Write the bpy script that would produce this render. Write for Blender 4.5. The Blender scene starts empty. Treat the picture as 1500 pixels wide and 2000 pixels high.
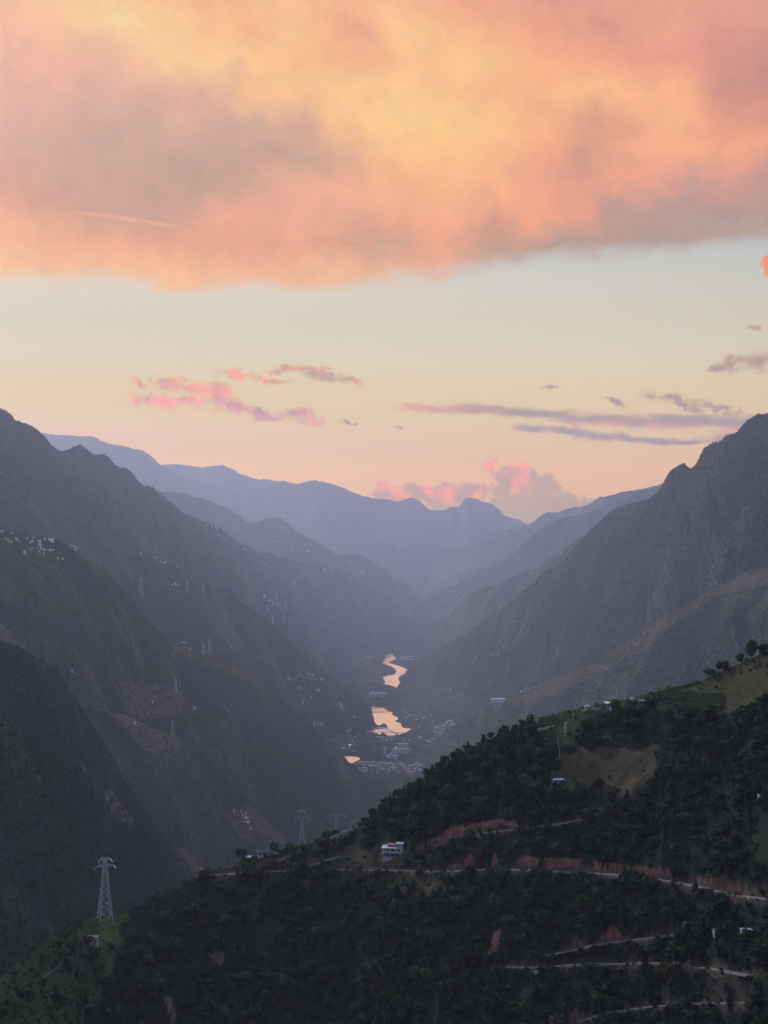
import bpy, math, random
import numpy as np
from mathutils import Vector, Matrix

scene = bpy.context.scene
C = scene.collection
random.seed(7)
rng = np.random.default_rng(11)

# ------------------------------------------------------------------ camera
F_PX, W_PX, H_PX = 2889.0, 1500.0, 2000.0        # the photograph's pixel grid
CAM_Z = 800.0                                    # metres above the river
PITCH = math.atan(60.0 / F_PX)
cam_data = bpy.data.cameras.new('camera')
cam = bpy.data.objects.new('camera', cam_data)
C.objects.link(cam)
cam.location = (0, 0, CAM_Z)
cam.rotation_euler = (math.pi / 2 + PITCH, 0, 0)
cam_data.sensor_fit = 'VERTICAL'
cam_data.sensor_height = 36.0
cam_data.lens = F_PX / H_PX * 36.0
cam_data.clip_start = 0.5
cam_data.clip_end = 120000
scene.camera = cam

scene.view_settings.view_transform = 'Standard'
scene.view_settings.look = 'None'
scene.view_settings.exposure = 0.0
scene.view_settings.gamma = 1.0
scene.view_settings.use_curve_mapping = False
scene.render.engine = 'CYCLES'
cy = scene.cycles
cy.max_bounces = 4
cy.diffuse_bounces = 2
cy.glossy_bounces = 2
cy.transmission_bounces = 2
cy.volume_bounces = 2
cy.transparent_max_bounces = 4
cy.use_denoising = True
cy.denoiser = 'OPENIMAGEDENOISE'
cy.use_adaptive_sampling = True
cy.adaptive_threshold = 0.01
cy.sample_clamp_indirect = 4.0
cy.volume_max_steps = 64


def lin(rgb):
    return tuple((c / 255 / 12.92) if c / 255 <= 0.04045 else ((c / 255 + 0.055) / 1.055) ** 2.4 for c in rgb)


def ray(px, py):
    """photograph pixel -> (x per metre of depth, rise per metre of depth)"""
    v = (1000.0 - np.asarray(py, float)) / F_PX
    yw = math.cos(PITCH) - math.sin(PITCH) * v
    zw = math.sin(PITCH) + math.cos(PITCH) * v
    return (np.asarray(px, float) - 750.0) / F_PX / yw, zw / yw


def project(x, y, z):
    dz = z - CAM_Z
    yc = math.cos(PITCH) * dz - math.sin(PITCH) * y
    fc = math.cos(PITCH) * y + math.sin(PITCH) * dz
    return 750.0 + F_PX * x / fc, 1000.0 - F_PX * yc / fc


# ------------------------------------------------------------------ world: sunset sky
SUN_AZ, SUN_EL = math.radians(-30), math.radians(22.0)      # off to the left, raised above the ridges to light the haze
world = bpy.data.worlds.new('World')
scene.world = world
world.use_nodes = True
world.cycles.sampling_method = 'MANUAL'
world.cycles.sample_map_resolution = 1024
NT = world.node_tree
NT.nodes.clear()


class G:
    """small helper to write node graphs"""
    def __init__(self, nt):
        self.nt = nt

    def n(self, t, **kw):
        nd = self.nt.nodes.new(t)
        for k, v in kw.items():
            setattr(nd, k, v)
        return nd

    def put(self, sock, v):
        if v is None:
            return
        if isinstance(v, bpy.types.NodeSocket):
            self.nt.links.new(v, sock)
        else:
            if hasattr(sock.default_value, '__len__') and len(sock.default_value) == 4 and len(v) == 3:
                v = (*v, 1)
            sock.default_value = v

    def m(self, op, a, b=None, c=None, clamp=False):
        nd = self.n('ShaderNodeMath', operation=op, use_clamp=clamp)
        for i, v in enumerate((a, b, c)):
            self.put(nd.inputs[i], v)
        return nd.outputs[0]

    def vm(self, op, a, b=None, c=None, scale=None):
        nd = self.n('ShaderNodeVectorMath', operation=op)
        self.put(nd.inputs[0], a)
        self.put(nd.inputs[1], b)
        if c is not None:
            self.put(nd.inputs[2], c)
        if scale is not None:
            self.put(nd.inputs['Scale'], scale)
        return nd.outputs['Value'] if op in ('LENGTH', 'DOT_PRODUCT', 'DISTANCE') else nd.outputs['Vector']

    def mix(self, f, a, b, blend='MIX', clamp=True):
        nd = self.n('ShaderNodeMix', data_type='RGBA', blend_type=blend)
        self.put(nd.inputs[0], f)
        self.put(nd.inputs[6], a)
        self.put(nd.inputs[7], b)
        return nd.outputs[2]

    def rng(self, v, a, b, c=0.0, d=1.0, smooth=False):
        nd = self.n('ShaderNodeMapRange', interpolation_type='SMOOTHSTEP' if smooth else 'LINEAR')
        self.put(nd.inputs[0], v)
        for i, q in enumerate((a, b, c, d)):
            self.put(nd.inputs[1 + i], q)
        return nd.outputs[0]

    def noise(self, vec, scale, detail=4, rough=0.55, lac=2.0, dist=0.0, color=False):
        nd = self.n('ShaderNodeTexNoise', noise_dimensions='3D')
        self.put(nd.inputs['Vector'], vec)
        nd.inputs['Scale'].default_value = scale
        nd.inputs['Detail'].default_value = detail
        nd.inputs['Roughness'].default_value = rough
        nd.inputs['Lacunarity'].default_value = lac
        nd.inputs['Distortion'].default_value = dist
        return nd.outputs['Color'] if color else nd.outputs['Fac']

    def ramp(self, fac, stops, interp='LINEAR'):
        nd = self.n('ShaderNodeValToRGB')
        cr = nd.color_ramp
        cr.interpolation = interp
        while len(cr.elements) < len(stops):
            cr.elements.new(1.0)
        for e, (p, col) in zip(cr.elements, stops):
            e.position = p
            e.color = (*col, 1)
        self.put(nd.inputs[0], fac)
        return nd.outputs[0]

    def mapping(self, vec, loc, rot, scl):
        nd = self.n('ShaderNodeMapping', vector_type='TEXTURE')
        self.put(nd.inputs[0], vec)
        nd.inputs[1].default_value = (*loc, 0)
        nd.inputs[2].default_value = (0, 0, rot)
        nd.inputs[3].default_value = (*scl, 1)
        return nd.outputs[0]


def sky_uv(px, py):
    """direction of a photograph pixel as azimuth and elevation, in units of 1/F_PX radian"""
    tx, sl = ray(px, py)
    a = np.arctan2(tx, 1.0)
    e = np.arctan2(sl, np.sqrt(1 + tx * tx))
    return a * F_PX, e * F_PX


g = G(NT)
coord = g.n('ShaderNodeTexCoord').outputs['Generated']
sep = g.n('ShaderNodeSeparateXYZ')
g.put(sep.inputs[0], coord)
dx_, dy_, dz_ = sep.outputs
az = g.m('MULTIPLY', g.m('ARCTAN2', dx_, dy_), F_PX)
el = g.m('MULTIPLY', g.m('ARCSINE', dz_), F_PX)
cmb = g.n('ShaderNodeCombineXYZ')
g.put(cmb.inputs[0], az)
g.put(cmb.inputs[1], el)
P0 = cmb.outputs[0]


def half(v):
    return g.m('SUBTRACT', v, 0.5)


# soft billow warp for the big cloud deck, sharp warp for the small clouds
w_big = g.vm('SUBTRACT', g.noise(P0, 0.0046, 9, 0.60, color=True), (0.5, 0.5, 0.5))
w_fine = g.vm('SUBTRACT', g.noise(g.vm('ADD', P0, g.vm('SCALE', w_big, scale=60.0)), 0.015, 9, 0.66, color=True), (0.5, 0.5, 0.5))
P_deck = g.vm('ADD', g.vm('ADD', P0, g.vm('MULTIPLY', w_big, (130.0, 105.0, 0.0))), g.vm('MULTIPLY', w_fine, (95.0, 75.0, 0.0)))
sp = g.n('ShaderNodeSeparateXYZ')
g.put(sp.inputs[0], P_deck)
du, dv = sp.outputs[0], sp.outputs[1]

A0, A1 = -1200.0, 1200.0
afac = g.rng(du, A0, A1)


def row(stops, y):
    out = []
    for x, c in stops:
        u, _ = sky_uv(x, y)
        out.append(((float(u) - A0) / (A1 - A0), lin(c)))
    return g.ramp(afac, out)


DECK = [
 (-260, [(-300, (200, 165, 165)), (300, (205, 165, 155)), (800, (215, 165, 150)), (1400, (175, 145, 150)), (1800, (150, 140, 155))]),
 (-10, [(0, (240, 190, 160)), (100, (250, 205, 155)), (200, (248, 205, 155)), (300, (248, 195, 145)), (400, (246, 185, 140)), (500, (250, 195, 145)), (600, (248, 190, 145)), (700, (246, 188, 145)), (800, (245, 185, 145)), (900, (238, 165, 135)), (1000, (228, 160, 140)), (1100, (222, 155, 138)), (1200, (230, 160, 140)), (1300, (228, 160, 140)), (1400, (225, 160, 140)), (1500, (215, 152, 140))]),
 (60, [(0, (243, 190, 165)), (100, (246, 195, 160)), (180, (248, 208, 158)), (240, (248, 218, 160)), (300, (250, 210, 155)), (400, (248, 195, 145)), (480, (240, 178, 140)), (560, (250, 198, 148)), (640, (245, 180, 140)), (700, (235, 165, 138)), (760, (250, 200, 145)), (850, (250, 195, 140)), (950, (246, 180, 138)), (1050, (238, 165, 135)), (1180, (216, 150, 136)), (1300, (235, 165, 140)), (1400, (225, 155, 140)), (1500, (220, 155, 140))]),
 (120, [(0, (242, 188, 166)), (100, (240, 186, 162)), (180, (232, 182, 160)), (250, (242, 190, 160)), (330, (248, 205, 155)), (420, (250, 205, 150)), (500, (250, 198, 145)), (600, (248, 190, 140)), (700, (240, 175, 140)), (800, (250, 195, 140)), (900, (250, 195, 140)), (950, (250, 200, 140)), (1050, (248, 180, 138)), (1150, (240, 165, 135)), (1250, (235, 160, 138)), (1350, (225, 150, 138)), (1500, (205, 145, 138))]),
 (180, [(0, (235, 180, 165)), (100, (238, 182, 165)), (170, (215, 172, 162)), (250, (230, 180, 162)), (350, (225, 175, 155)), (420, (222, 175, 155)), (480, (248, 195, 150)), (600, (248, 195, 145)), (670, (250, 204, 145)), (750, (250, 199, 142)), (850, (250, 195, 140)), (950, (248, 185, 138)), (1050, (246, 180, 138)), (1150, (250, 190, 138)), (1300, (250, 180, 140)), (1400, (210, 148, 134)), (1500, (192, 134, 132))]),
 (240, [(0, (225, 178, 165)), (100, (220, 176, 160)), (200, (210, 172, 160)), (300, (205, 170, 158)), (360, (225, 178, 158)), (420, (208, 168, 155)), (520, (205, 168, 152)), (600, (215, 170, 150)), (650, (240, 190, 145)), (720, (250, 202, 142)), (780, (251, 208, 144)), (870, (250, 203, 141)), (960, (250, 195, 140)), (1050, (245, 180, 138)), (1110, (242, 174, 137)), (1170, (202, 150, 133)), (1230, (240, 170, 138)), (1300, (248, 185, 138)), (1380, (240, 165, 138)), (1450, (205, 145, 134)), (1500, (200, 142, 134))]),
 (300, [(0, (215, 172, 160)), (100, (208, 170, 158)), (200, (202, 168, 155)), (300, (198, 165, 152)), (400, (194, 162, 150)), (500, (195, 162, 148)), (600, (198, 165, 148)), (680, (220, 170, 145)), (750, (250, 195, 145)), (850, (250, 199, 140)), (920, (250, 196, 140)), (1000, (250, 185, 140)), (1090, (235, 160, 135)), (1140, (204, 150, 134)), (1190, (232, 166, 138)), (1250, (245, 175, 140)), (1300, (248, 175, 140)), (1400, (244, 170, 138)), (1500, (240, 164, 138))]),
 (360, [(0, (220, 170, 158)), (100, (205, 168, 155)), (200, (202, 165, 152)), (300, (195, 160, 148)), (400, (192, 160, 148)), (480, (200, 162, 145)), (540, (230, 170, 150)), (640, (240, 175, 150)), (730, (245, 178, 145)), (800, (248, 185, 140)), (880, (250, 185, 140)), (980, (250, 180, 140)), (1080, (240, 165, 140)), (1130, (216, 157, 138)), (1180, (234, 163, 140)), (1260, (240, 165, 140)), (1340, (195, 155, 148)), (1430, (215, 158, 145)), (1500, (190, 150, 145))]),
 (420, [(0, (228, 170, 152)), (100, (212, 165, 150)), (200, (200, 162, 148)), (300, (195, 160, 148)), (380, (215, 165, 150)), (440, (240, 172, 150)), (520, (232, 170, 150)), (600, (238, 172, 148)), (700, (215, 165, 145)), (770, (235, 168, 145)), (860, (246, 175, 142)), (960, (215, 155, 138)), (1050, (240, 165, 138)), (1150, (225, 158, 138)), (1200, (185, 152, 145)), (1300, (180, 152, 148)), (1400, (175, 152, 150)), (1500, (172, 150, 150))]),
 (480, [(0, (246, 188, 155)), (100, (244, 182, 152)), (200, (240, 178, 150)), (300, (236, 172, 148)), (400, (230, 168, 146)), (500, (232, 168, 146)), (600, (235, 170, 146)), (680, (215, 160, 140)), (740, (195, 160, 148)), (800, (215, 162, 145)), (870, (240, 170, 145)), (930, (190, 158, 145)), (1000, (182, 155, 145)), (1100, (178, 154, 148)), (1200, (172, 152, 148)), (1300, (172, 152, 150)), (1400, (175, 158, 155)), (1500, (180, 165, 160))]),
 (545, [(0, (250, 203, 165)), (100, (248, 200, 160)), (200, (248, 197, 158)), (300, (248, 194, 155)), (400, (246, 190, 155)), (500, (247, 190, 155)), (600, (243, 188, 155)), (700, (241, 188, 155)), (800, (238, 188, 158)), (900, (220, 182, 162)), (1000, (204, 182, 168)), (1200, (198, 184, 174)), (1500, (204, 194, 186))]),
]
deck = None
prev_v = None
for y, stops in DECK:
    r = row(stops, y)
    _, v = sky_uv(750, y)
    v = float(v)
    deck = r if deck is None else g.mix(g.rng(dv, prev_v, v), deck, r)
    prev_v = v
# wispy streaks inside the deck
P_st = g.vm('ADD', g.mapping(P0, (0, 0), math.radians(-24), (1.7, 1.0)), g.vm('SCALE', w_big, scale=160.0))
wisp = g.noise(P_st, 0.011, 9, 0.68)
deck = g.mix(1.0, deck, g.ramp(wisp, [(0.28, (0.91, 0.925, 0.95)), (0.5, (1, 1, 1)), (0.72, (1.03, 1.02, 1.0))]), 'MULTIPLY')

bil = g.noise(g.vm('ADD', P0, g.vm('SCALE', w_big, scale=90.0)), 0.016, 6, 0.55)
deck = g.mix(1.0, deck, g.ramp(bil, [(0.3, (0.93, 0.94, 0.965)), (0.5, (1, 1, 1)), (0.7, (1.045, 1.03, 1.0))]), 'MULTIPLY')

deck = g.mix(0.14, deck, lin((236, 178, 150)))

# the rest of the deck, overhead and behind the camera: lit pink and grey patches over blue
pl = g.vm('DIVIDE', coord, None)
zc_ = g.m('MAXIMUM', dz_, 0.06)
cz = g.n('ShaderNodeCombineXYZ')
g.put(cz.inputs[0], g.m('DIVIDE', dx_, zc_))
g.put(cz.inputs[1], g.m('DIVIDE', dy_, zc_))
over_n = g.noise(cz.outputs[0], 0.75, 5, 0.55)
nish = g.n('ShaderNodeTexSky', sky_type='NISHITA', sun_disc=False)
nish.sun_elevation = SUN_EL
nish.sun_rotation = SUN_AZ
nish.altitude = 1500
nish.dust_density = 1.5
blue = g.vm('SCALE', nish.outputs[0], scale=0.10)
over_cloud = g.mix(g.rng(over_n, 0.40, 0.62), (0.48, 0.58, 1.05), (0.84, 0.70, 0.82))
over = g.mix(g.rng(over_n, 0.36, 0.56, 0.25, 1.0), g.vm('ADD', blue, (0.50, 0.86, 1.9)), over_cloud)
# clear strip near the horizon
CLEAR = [(470, (198, 206, 210), (190, 197, 199)), (560, (226, 215, 201), (203, 201, 192)), (620, (222, 212, 197), (209, 203, 189)),
         (700, (224, 211, 192), (216, 204, 185)), (760, (229, 208, 183), (220, 202, 178)), (820, (231, 204, 176), (223, 197, 172)),
         (880, (233, 200, 168), (226, 192, 166)), (940, (233, 194, 163), (226, 187, 161)), (1060, (226, 186, 165), (216, 180, 162))]
E0, E1 = -200.0, 800.0
efac = g.rng(el, E0, E1)
cl = []
for side in (1, 2):
    st = []
    for c in reversed(CLEAR):
        _, v = sky_uv(750, c[0])
        st.append(((float(v) - E0) / (E1 - E0), lin(c[side])))
    cl.append(g.ramp(efac, st))
clear = g.mix(g.rng(az, -750, 750), cl[0], cl[1])
back = g.mix(g.rng(el, 0, 700), (0.42, 0.46, 0.80), (0.44, 0.62, 1.2))
clear = g.mix(g.rng(g.m('ABSOLUTE', az), 1800, 6000, smooth=True), clear, back)

# small clouds: unions of soft ellipses eaten by noise
w_s = g.vm('SUBTRACT', g.noise(P0, 0.020, 9, 0.72, color=True), (0.5, 0.5, 0.5))
P_s = g.vm('ADD', P0, g.vm('MULTIPLY', w_s, (130.0, 62.0, 0.0)))
P_str = g.mapping(P0, (0, 0), math.radians(-4), (2.2, 1.0))
n_small = g.noise(P_str, 0.045, 9, 0.70)


def union(lst, pos):
    acc = None
    for (x, y, hx, hy, rot) in lst:
        u, v = sky_uv(x, y)
        q = g.mapping(pos, (float(u), float(v)), math.radians(-rot), (hx, hy))
        d = g.m('SUBTRACT', 1.0, g.vm('LENGTH', q))
        acc = d if acc is None else g.m('MAXIMUM', acc, d)
    return acc


def cloud_layer(base, lst, lit, shade, lit_fac, nz, amp, lo, hi, alpha=1.0, pos=None):
    d = union(lst, P_s if pos is None else pos)
    dens = g.m('ADD', d, g.m('MULTIPLY', half(nz), amp))
    a = g.rng(dens, lo, hi, 0.0, alpha, smooth=True)
    return g.mix(a, base, g.mix(lit_fac, shade, lit))


n_cum = g.noise(P0, 0.030, 9, 0.66)
lit_n = g.noise(g.vm('ADD', P0, (900, 30, 5)), 0.019, 5, 0.6)
# low bluish bank behind the far range, then the cumulus heads standing in it
sky = cloud_layer(clear, [(1010, 1010, 150, 42, 0), (900, 1000, 120, 26, 0), (1120, 985, 70, 20, 0)], lin((196, 178, 168)), lin((168, 168, 176)),
                  g.rng(el, 20, 110), n_cum, 0.5, 0.0, 0.5, 0.85)
CUM = [(765, 962, 48, 22, 0), (820, 960, 36, 24, 0), (860, 966, 46, 26, 0), (905, 970, 40, 24, 0), (935, 958, 34, 16, 0),
       (985, 938, 36, 30, 0), (1015, 930, 40, 26, 0), (1065, 950, 38, 32, 0), (1040, 975, 80, 26, 0), (1115, 982, 60, 18, 0), (958, 912, 13, 20, 30)]
u0, v0 = sky_uv(1000, 940)
lit_c = g.m('ADD', g.m('ADD', g.rng(lit_n, 0.42, 0.62, -0.25, 0.75), g.rng(el, 60, 140, -0.45, 0.45)), g.rng(az, float(u0) - 120, float(u0) + 110, 0.25, -0.55))
sky = cloud_layer(sky, CUM, lin((248, 170, 144)), lin((188, 168, 168)), g.m('MAXIMUM', lit_c, 0.0, clamp=True), n_cum, 1.5, -0.05, 0.36, 0.95)
LEFT = [(285, 778, 34, 17, 0), (345, 784, 90, 13, 4), (335, 746, 36, 15, 0), (372, 757, 50, 12, 8), (418, 770, 50, 28, 10), (455, 795, 50, 18, 10),
        (505, 806, 40, 13, 15), (530, 818, 45, 9, 0), (585, 812, 40, 16, 0), (612, 824, 24, 7, 0),
        (470, 735, 44, 11, 8), (530, 744, 46, 9, 10), (565, 722, 48, 12, 4), (630, 732, 60, 14, 8), (685, 745, 26, 8, 10), (270, 748, 22, 5, 10)]
lit_l = g.m('ADD', g.rng(lit_n, 0.36, 0.62, 0.0, 1.0), g.rng(az, -420, -80, 0.35, -0.35), clamp=True)
sky = cloud_layer(sky, LEFT, lin((248, 174, 148)), lin((194, 162, 152)), lit_l, n_small, 1.7, -0.20, 0.78, 0.97)
P_r = g.vm('ADD', P0, g.vm('MULTIPLY', w_s, (70.0, 22.0, 0.0)))
n_str = g.noise(g.mapping(P0, (0, 0), math.radians(-3), (3.4, 1.0)), 0.050, 8, 0.66)
RIGHT = [(840, 798, 80, 10, 1), (930, 800, 120, 14, 2), (1060, 808, 150, 14, 4), (1190, 820, 160, 16, 3), (1330, 824, 160, 18, 1), (1430, 826, 70, 20, 0), (1480, 822, 50, 16, 0)]
_, vs = sky_uv(1150, 817)
tilt = g.m('ADD', el, g.m('MULTIPLY', az, 0.055))
_, vt = sky_uv(1150, 822)
u_t = float(sky_uv(1150, 822)[0]) * 0.055
lit_r = g.m('MULTIPLY', g.rng(tilt, float(vt) + u_t - 8, float(vt) + u_t + 6, 1.0, 0.0), g.rng(lit_n, 0.35, 0.6, 0.1, 0.9))
lit_r = g.m('MAXIMUM', lit_r, g.rng(az, 60, 230, 0.85, 0.0))
sky = cloud_layer(sky, RIGHT, lin((236, 168, 146)), lin((172, 154, 150)), lit_r, n_str, 1.5, -0.10, 0.74, 0.90, P_r)
LOW = [(1040, 838, 60, 11, 4), (1110, 843, 90, 13, 6), (1200, 855, 90, 13, 5), (1290, 862, 70, 10, 0), (1345, 864, 40, 6, 0)]
sky = cloud_layer(sky, LOW, lin((194, 164, 152)), lin((164, 152, 150)), g.rng(lit_n, 0.5, 0.7), n_str, 1.6, -0.10, 0.74, 0.86, P_r)
FRAY = [(1310, 782, 60, 11, 15), (1400, 797, 60, 9, 14), (1208, 784, 34, 6, 12), (1345, 796, 30, 7, 20), (1415, 714, 32, 20, 0), (1475, 706, 50, 22, -8), (1072, 755, 20, 5, 0), (1470, 640, 12, 8, 0), (780, 830, 14, 3, 8), (670, 822, 20, 4, 15), (1420, 852, 60, 13, 0)]
sky = cloud_layer(sky, FRAY, lin((214, 162, 146)), lin((172, 150, 150)), g.rng(el, 330, 380, 0.0, 0.6), n_small, 2.0, -0.16, 0.85, 0.85)
sky = cloud_layer(sky, [(1497, 515, 14, 26, 10)], lin((240, 155, 130)), lin((240, 155, 130)), 1.0, n_small, 0.8, 0.0, 0.4)

# lower edge of the deck
edge = []
for x, y in [(-400, 545), (0, 548), (100, 552), (200, 548), (300, 566), (340, 580), (400, 562), (500, 560), (590, 572), (650, 566), (750, 562), (850, 546), (950, 522), (1100, 508), (1250, 500), (1400, 486), (1500, 478), (1900, 440)]:
    u, v = sky_uv(x, y)
    edge.append(((float(u) - A0) / (A1 - A0), (float(v) / 1000.0,) * 3))
ev = g.m('MULTIPLY', g.ramp(afac, edge), 1000.0)
edge_n = g.noise(g.mapping(P0, (0, 0), math.radians(-6), (2.0, 1.0)), 0.016, 9, 0.64)
above = g.m('ADD', g.m('SUBTRACT', el, ev), g.m('MULTIPLY', half(edge_n), 85.0))
deck_a = g.rng(above, -12, 30, smooth=True)
overf = g.m('MAXIMUM', g.rng(el, 1150, 1800, smooth=True), g.rng(g.m('ABSOLUTE', az), 950, 1700, smooth=True))
deck_all = g.mix(overf, deck, over)
sky = g.mix(deck_a, sky, deck_all)
# thin lit trail under the deck
sky = cloud_layer(sky, [(190, 420, 70, 5, 5), (250, 427, 60, 7, 7), (310, 437, 50, 5, 6)], lin((240, 178, 156)), lin((240, 178, 156)), 1.0, n_small, 1.6, -0.05, 0.9, 0.75, P0)
# below the horizon
sky = g.mix(g.rng(el, -260, -40), (0.05, 0.05, 0.06), sky)
# the air between here and the sky dims it: what lies beyond the haze is brighter and warmer than it looks from the valley
AIR_GAIN = [(0.0769, 1.941), (0.1769, 1.942), (0.2152, 1.943), (0.3069, 1.638), (0.3524, 1.51), (0.4128, 1.403), (0.4801, 1.327), (0.576, 1.257), (0.7199, 1.196), (0.8584, 1.16)]
AIR_GLOW_L = [(0.0769, (0.562, 0.599, 0.848)), (0.1769, (0.562, 0.599, 0.848)), (0.2152, (0.7, 0.72, 0.963)), (0.3069, (0.522, 0.518, 0.705)), (0.3524, (0.404, 0.402, 0.549)), (0.4128, (0.344, 0.345, 0.453)), (0.4801, (0.279, 0.279, 0.367)), (0.576, (0.22, 0.22, 0.289)), (0.7199, (0.167, 0.167, 0.22)), (0.8584, (0.136, 0.137, 0.179))]
AIR_GLOW_R = [(0.0769, (0.495, 0.532, 0.783)), (0.1769, (0.495, 0.532, 0.783)), (0.2152, (0.577, 0.557, 0.794)), (0.3069, (0.386, 0.385, 0.57)), (0.3524, (0.309, 0.31, 0.442)), (0.4128, (0.257, 0.261, 0.37)), (0.4801, (0.209, 0.211, 0.299)), (0.576, (0.164, 0.167, 0.236)), (0.7199, (0.125, 0.127, 0.179)), (0.8584, (0.102, 0.103, 0.146))]
efac2 = g.rng(el, -100, 1200)
sky = g.vm('MULTIPLY', sky, g.vm('SCALE', g.ramp(efac2, [(q, (v / 8, v / 8, v / 8)) for q, v in AIR_GAIN]), scale=8.0))
glow = g.mix(g.rng(az, -610, 450), g.ramp(efac2, AIR_GLOW_L), g.ramp(efac2, AIR_GLOW_R))
sky = g.vm('MAXIMUM', g.vm('SUBTRACT', sky, glow), (0.0, 0.0, 0.0))
SKY_STRENGTH = 1.0
bg = g.n('ShaderNodeBackground')
g.put(bg.inputs[0], sky)
bg.inputs[1].default_value = SKY_STRENGTH
out = g.n('ShaderNodeOutputWorld')
NT.links.new(bg.outputs[0], out.inputs[0])

# ------------------------------------------------------------------ sun lamp, set higher than the evening sun so the valley haze lights up
sun_data = bpy.data.lights.new('sun', 'SUN')
sun_data.energy = 2.4
sun_data.angle = math.radians(4)
sun_data.color = (1.0, 0.93, 0.88)
sun = bpy.data.objects.new('sun', sun_data)
C.objects.link(sun)
sd = Vector((math.sin(SUN_AZ) * math.cos(SUN_EL), math.cos(SUN_AZ) * math.cos(SUN_EL), math.sin(SUN_EL)))
sun.rotation_euler = sd.to_track_quat('Z', 'Y').to_euler()


# ------------------------------------------------------------------ numpy gradient noise
_perm = np.random.default_rng(3).permutation(512).astype(np.int64)
_ga = np.random.default_rng(4).uniform(0, 2 * math.pi, 512)
_gx, _gy = np.cos(_ga), np.sin(_ga)


def perlin(x, y, seed=0):
    x = np.asarray(x, float) + seed * 17.13
    y = np.asarray(y, float) + seed * 5.71
    xi, yi = np.floor(x).astype(np.int64), np.floor(y).astype(np.int64)
    xf, yf = x - xi, y - yi
    u = xf * xf * xf * (xf * (xf * 6 - 15) + 10)
    v = yf * yf * yf * (yf * (yf * 6 - 15) + 10)

    def gr(ix, iy, fx, fy):
        h = _perm[(_perm[ix & 511] + iy) & 511]
        return _gx[h] * fx + _gy[h] * fy
    a = gr(xi, yi, xf, yf)
    b = gr(xi + 1, yi, xf - 1, yf)
    c = gr(xi, yi + 1, xf, yf - 1)
    d = gr(xi + 1, yi + 1, xf - 1, yf - 1)
    return ((a + u * (b - a)) + v * ((c + u * (d - c)) - (a + u * (b - a)))) * 1.5


def fbm(x, y, octv=4, seed=0, gain=0.5):
    s, amp, tot, k = 0.0, 1.0, 0.0, 1.0
    for i in range(octv):
        s = s + amp * perlin(np.asarray(x) * k, np.asarray(y) * k, seed + i * 3)
        tot += amp
        amp *= gain
        k *= 2.03
    return s / tot


def ridged(x, y, octv=3, seed=0):
    s, amp, tot, k = 0.0, 1.0, 0.0, 1.0
    for i in range(octv):
        s = s + amp * (1 - 2 * np.abs(perlin(np.asarray(x) * k, np.asarray(y) * k, seed + i * 5)))
        tot += amp
        amp *= 0.5
        k *= 2.1
    return s / tot


def sstep(v, a, b):
    t = np.clip((np.asarray(v, float) - a) / (b - a), 0, 1)
    return t * t * (3 - 2 * t)


def in_poly(px, py, poly):
    px, py = np.asarray(px, float), np.asarray(py, float)
    r = np.zeros(px.shape, bool)
    n = len(poly)
    for i in range(n):
        x0, y0 = poly[i]
        x1, y1 = poly[(i + 1) % n]
        if y0 == y1:
            continue
        c = ((y0 > py) != (y1 > py)) & (px < (x1 - x0) * (py - y0) / (y1 - y0) + x0)
        r ^= c
    return r


def seg_dist(px, py, line):
    best = np.full(np.asarray(px, float).shape, 1e9)
    for (x0, y0), (x1, y1) in zip(line[:-1], line[1:]):
        dx, dy = x1 - x0, y1 - y0
        t = np.clip(((px - x0) * dx + (py - y0) * dy) / max(dx * dx + dy * dy, 1e-9), 0, 1)
        best = np.minimum(best, np.hypot(px - x0 - t * dx, py - y0 - t * dy))
    return best


# ------------------------------------------------------------------ materials
MATS = {}


def new_mat(name):
    m = bpy.data.materials.new(name)
    m.use_nodes = True
    MATS[name] = m
    return m, G(m.node_tree), m.node_tree.nodes['Principled BSDF']


def plain(name, col, rough=0.8, metal=0.0, var=0.12, scale=0.6):
    m, h, b = new_mat(name)
    co = h.n('ShaderNodeTexCoord').outputs['Object']
    nz = h.noise(co, scale, 5, 0.6)
    dark = tuple(c * (1 - 2 * var) for c in col)
    light = tuple(min(c * (1 + 2 * var), 0.95) for c in col)
    h.put(b.inputs['Base Color'], h.mix(h.rng(nz, 0.3, 0.7), dark, light))
    b.inputs['Roughness'].default_value = rough
    b.inputs['Metallic'].default_value = metal
    if 'Specular IOR Level' in b.inputs:
        b.inputs['Specular IOR Level'].default_value = 0.25
    return m


def terrain_mat(name, grain, bump, amp=0.55):
    """ground cover colour comes with the vertices; grain is mottled by noise"""
    m, h, b = new_mat(name)
    at = h.n('ShaderNodeAttribute', attribute_name='cover')
    co = h.n('ShaderNodeTexCoord').outputs['Object']
    n1 = h.noise(co, 1.0 / grain, 6, 0.68)
    n2 = h.noise(co, 1.0 / (grain * 9), 4, 0.55)
    f = h.m('ADD', h.m('MULTIPLY', h.rng(n1, 0.3, 0.7, 1 - amp, 1 + amp), 0.75), h.m('MULTIPLY', h.rng(n2, 0.3, 0.7, 1 - amp, 1 + amp), 0.25))
    col = h.vm('SCALE', at.outputs['Color'], scale=f)
    h.put(b.inputs['Base Color'], col)
    b.inputs['Roughness'].default_value = 0.95
    b.inputs['Specular IOR Level'].default_value = 0.05
    if bump:
        bp = h.n('ShaderNodeBump')
        bp.inputs['Strength'].default_value = 1.0
        bp.inputs['Distance'].default_value = bump
        h.put(bp.inputs['Height'], n1)
        h.put(b.inputs['Normal'], bp.outputs[0])
    return m


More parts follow.
